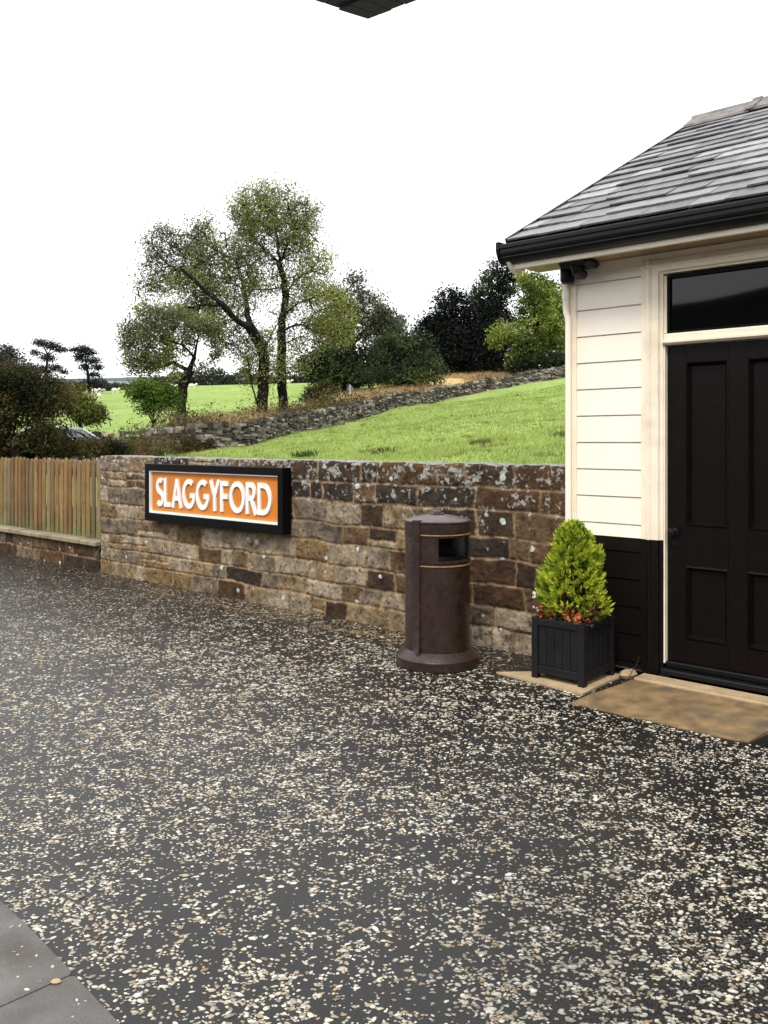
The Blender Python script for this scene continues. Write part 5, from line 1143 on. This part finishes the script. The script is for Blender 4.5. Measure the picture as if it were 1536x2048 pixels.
for x, zt, hw2 in [(-1.55, .97, .70), (-1.15, 1.30, .64), (-.75, 1.42, .60), (0, 1.46, .60), (.45, 1.40, .60), (.8, 1.18, .66), (1.12, .98, .70)]:
    secs.append([(x, -.76, .93), (x, -hw2, zt-.07), (x, -hw2*.85, zt), (x, hw2*.85, zt), (x, hw2, zt-.07), (x, .76, .93)])
loft(secs, m); m.build('windows', M['carglass'], CR, smooth=True)
m = MB(); secs = []
for x, zt in [(-1.0, 1.375), (-.75, 1.435), (0, 1.475), (.45, 1.415), (.52, 1.385)]: secs.append([(x, -.60, zt-.06), (x, -.50, zt+.012), (x, .50, zt+.012), (x, .60, zt-.06)])
loft(secs, m)
for sy in (-1, 1):
    m.tube([(.50, .60*sy, 1.36), (1.15, .735*sy, .96)], .032, 6); m.tube([(-.95, .61*sy, 1.34), (-1.55, .73*sy, .96)], .05, 6); m.tube([(-.15, .61*sy, 1.40), (-.18, .765*sy, .95)], .03, 6)
m.build('roof', M['carpaint'], CR, smooth=True)
for wx in (-1.25, 1.25):
    for wy in (-.78, .78):
        m = MB(); m.lathe([(.18, -.09), (.28, -.10), (.31, -.06), (.31, .06), (.28, .10), (.18, .09)], 0, 0, 24); w = m.build('wheel', M['rubber'], CR, smooth=True); w.location = (wx, wy, .31); w.rotation_euler = (R(90), 0, 0)
        m = MB(); m.lathe([(0, .07), (.18, .085), (.185, 0), (.18, -.085), (0, -.07)], 0, 0, 24); h = m.build('hubcap', M['hubcap'], w, smooth=True)
for sy in (-.55, .55):
    m = MB(); m.lathe([(0, 0), (.08, 0), (.08, .05), (.05, .07), (0, .075)], 0, 0, 14); h = m.build('headlight', M['white_letter'], CR, smooth=True); h.location = (1.95, sy, .62); h.rotation_euler = (0, R(90), 0)
# ------------------------------------------------------------ canopy overhead : only its lowest corner dips into view
def pr(x, y, Y): return np.array(PX(x, y, Y))
cn = pr(732, 21, 2.05); cl1 = pr(500, -58, 1.45); cr1 = pr(950, -68, 1.45)
CP = thing('canopy', 'dark slate canopy corner hanging into view at the top', 'canopy', (float(cn[0]), 1.0, 0))
u1 = cl1-cn; u2 = cr1-cn
cs = MB(); off = np.array([cn[0], 1.0, 0])
def cpt(a, b, z=0): return tuple(cn+u1*a+u2*b+np.array([0, 0, z])-off)
cs.add([cpt(0, 0), cpt(2.6, 0), cpt(2.6, 2.6), cpt(0, 2.6), cpt(0, 0, .03), cpt(2.6, 0, .03), cpt(2.6, 2.6, .03), cpt(0, 2.6, .03)], [(0, 3, 2, 1), (4, 5, 6, 7), (0, 1, 5, 4), (1, 2, 6, 5), (2, 3, 7, 6), (3, 0, 4, 7)])
for i in range(18):
    a0, a1 = i*.145, (i+1)*.145-.008
    for (fa, fb_) in ((lambda a, b: cpt(a, b, -.006), 0), (lambda a, b: cpt(b, a, -.006), 1)):
        j = random.uniform(-.012, .010)
        v = [fa(a0, j-.014), fa(a1, j-.010+random.uniform(-.004, .004)), fa(a1, .3), fa(a0, .3)]; v2 = [(p[0], p[1], p[2]-.006-.007*(fb_)) for p in v]
        cs.add(v+v2, [(0, 1, 2, 3), (7, 6, 5, 4), (0, 4, 5, 1), (1, 5, 6, 2), (2, 6, 7, 3), (3, 7, 4, 0)])
cs.build('roof', M['canopy'], CP)
m = MB(); tp_ = cpt(2.3, 2.3); m.tube([(tp_[0], tp_[1], 0), (tp_[0], tp_[1], tp_[2])], .05, 12); m.build('post', M['gutter'], CP)
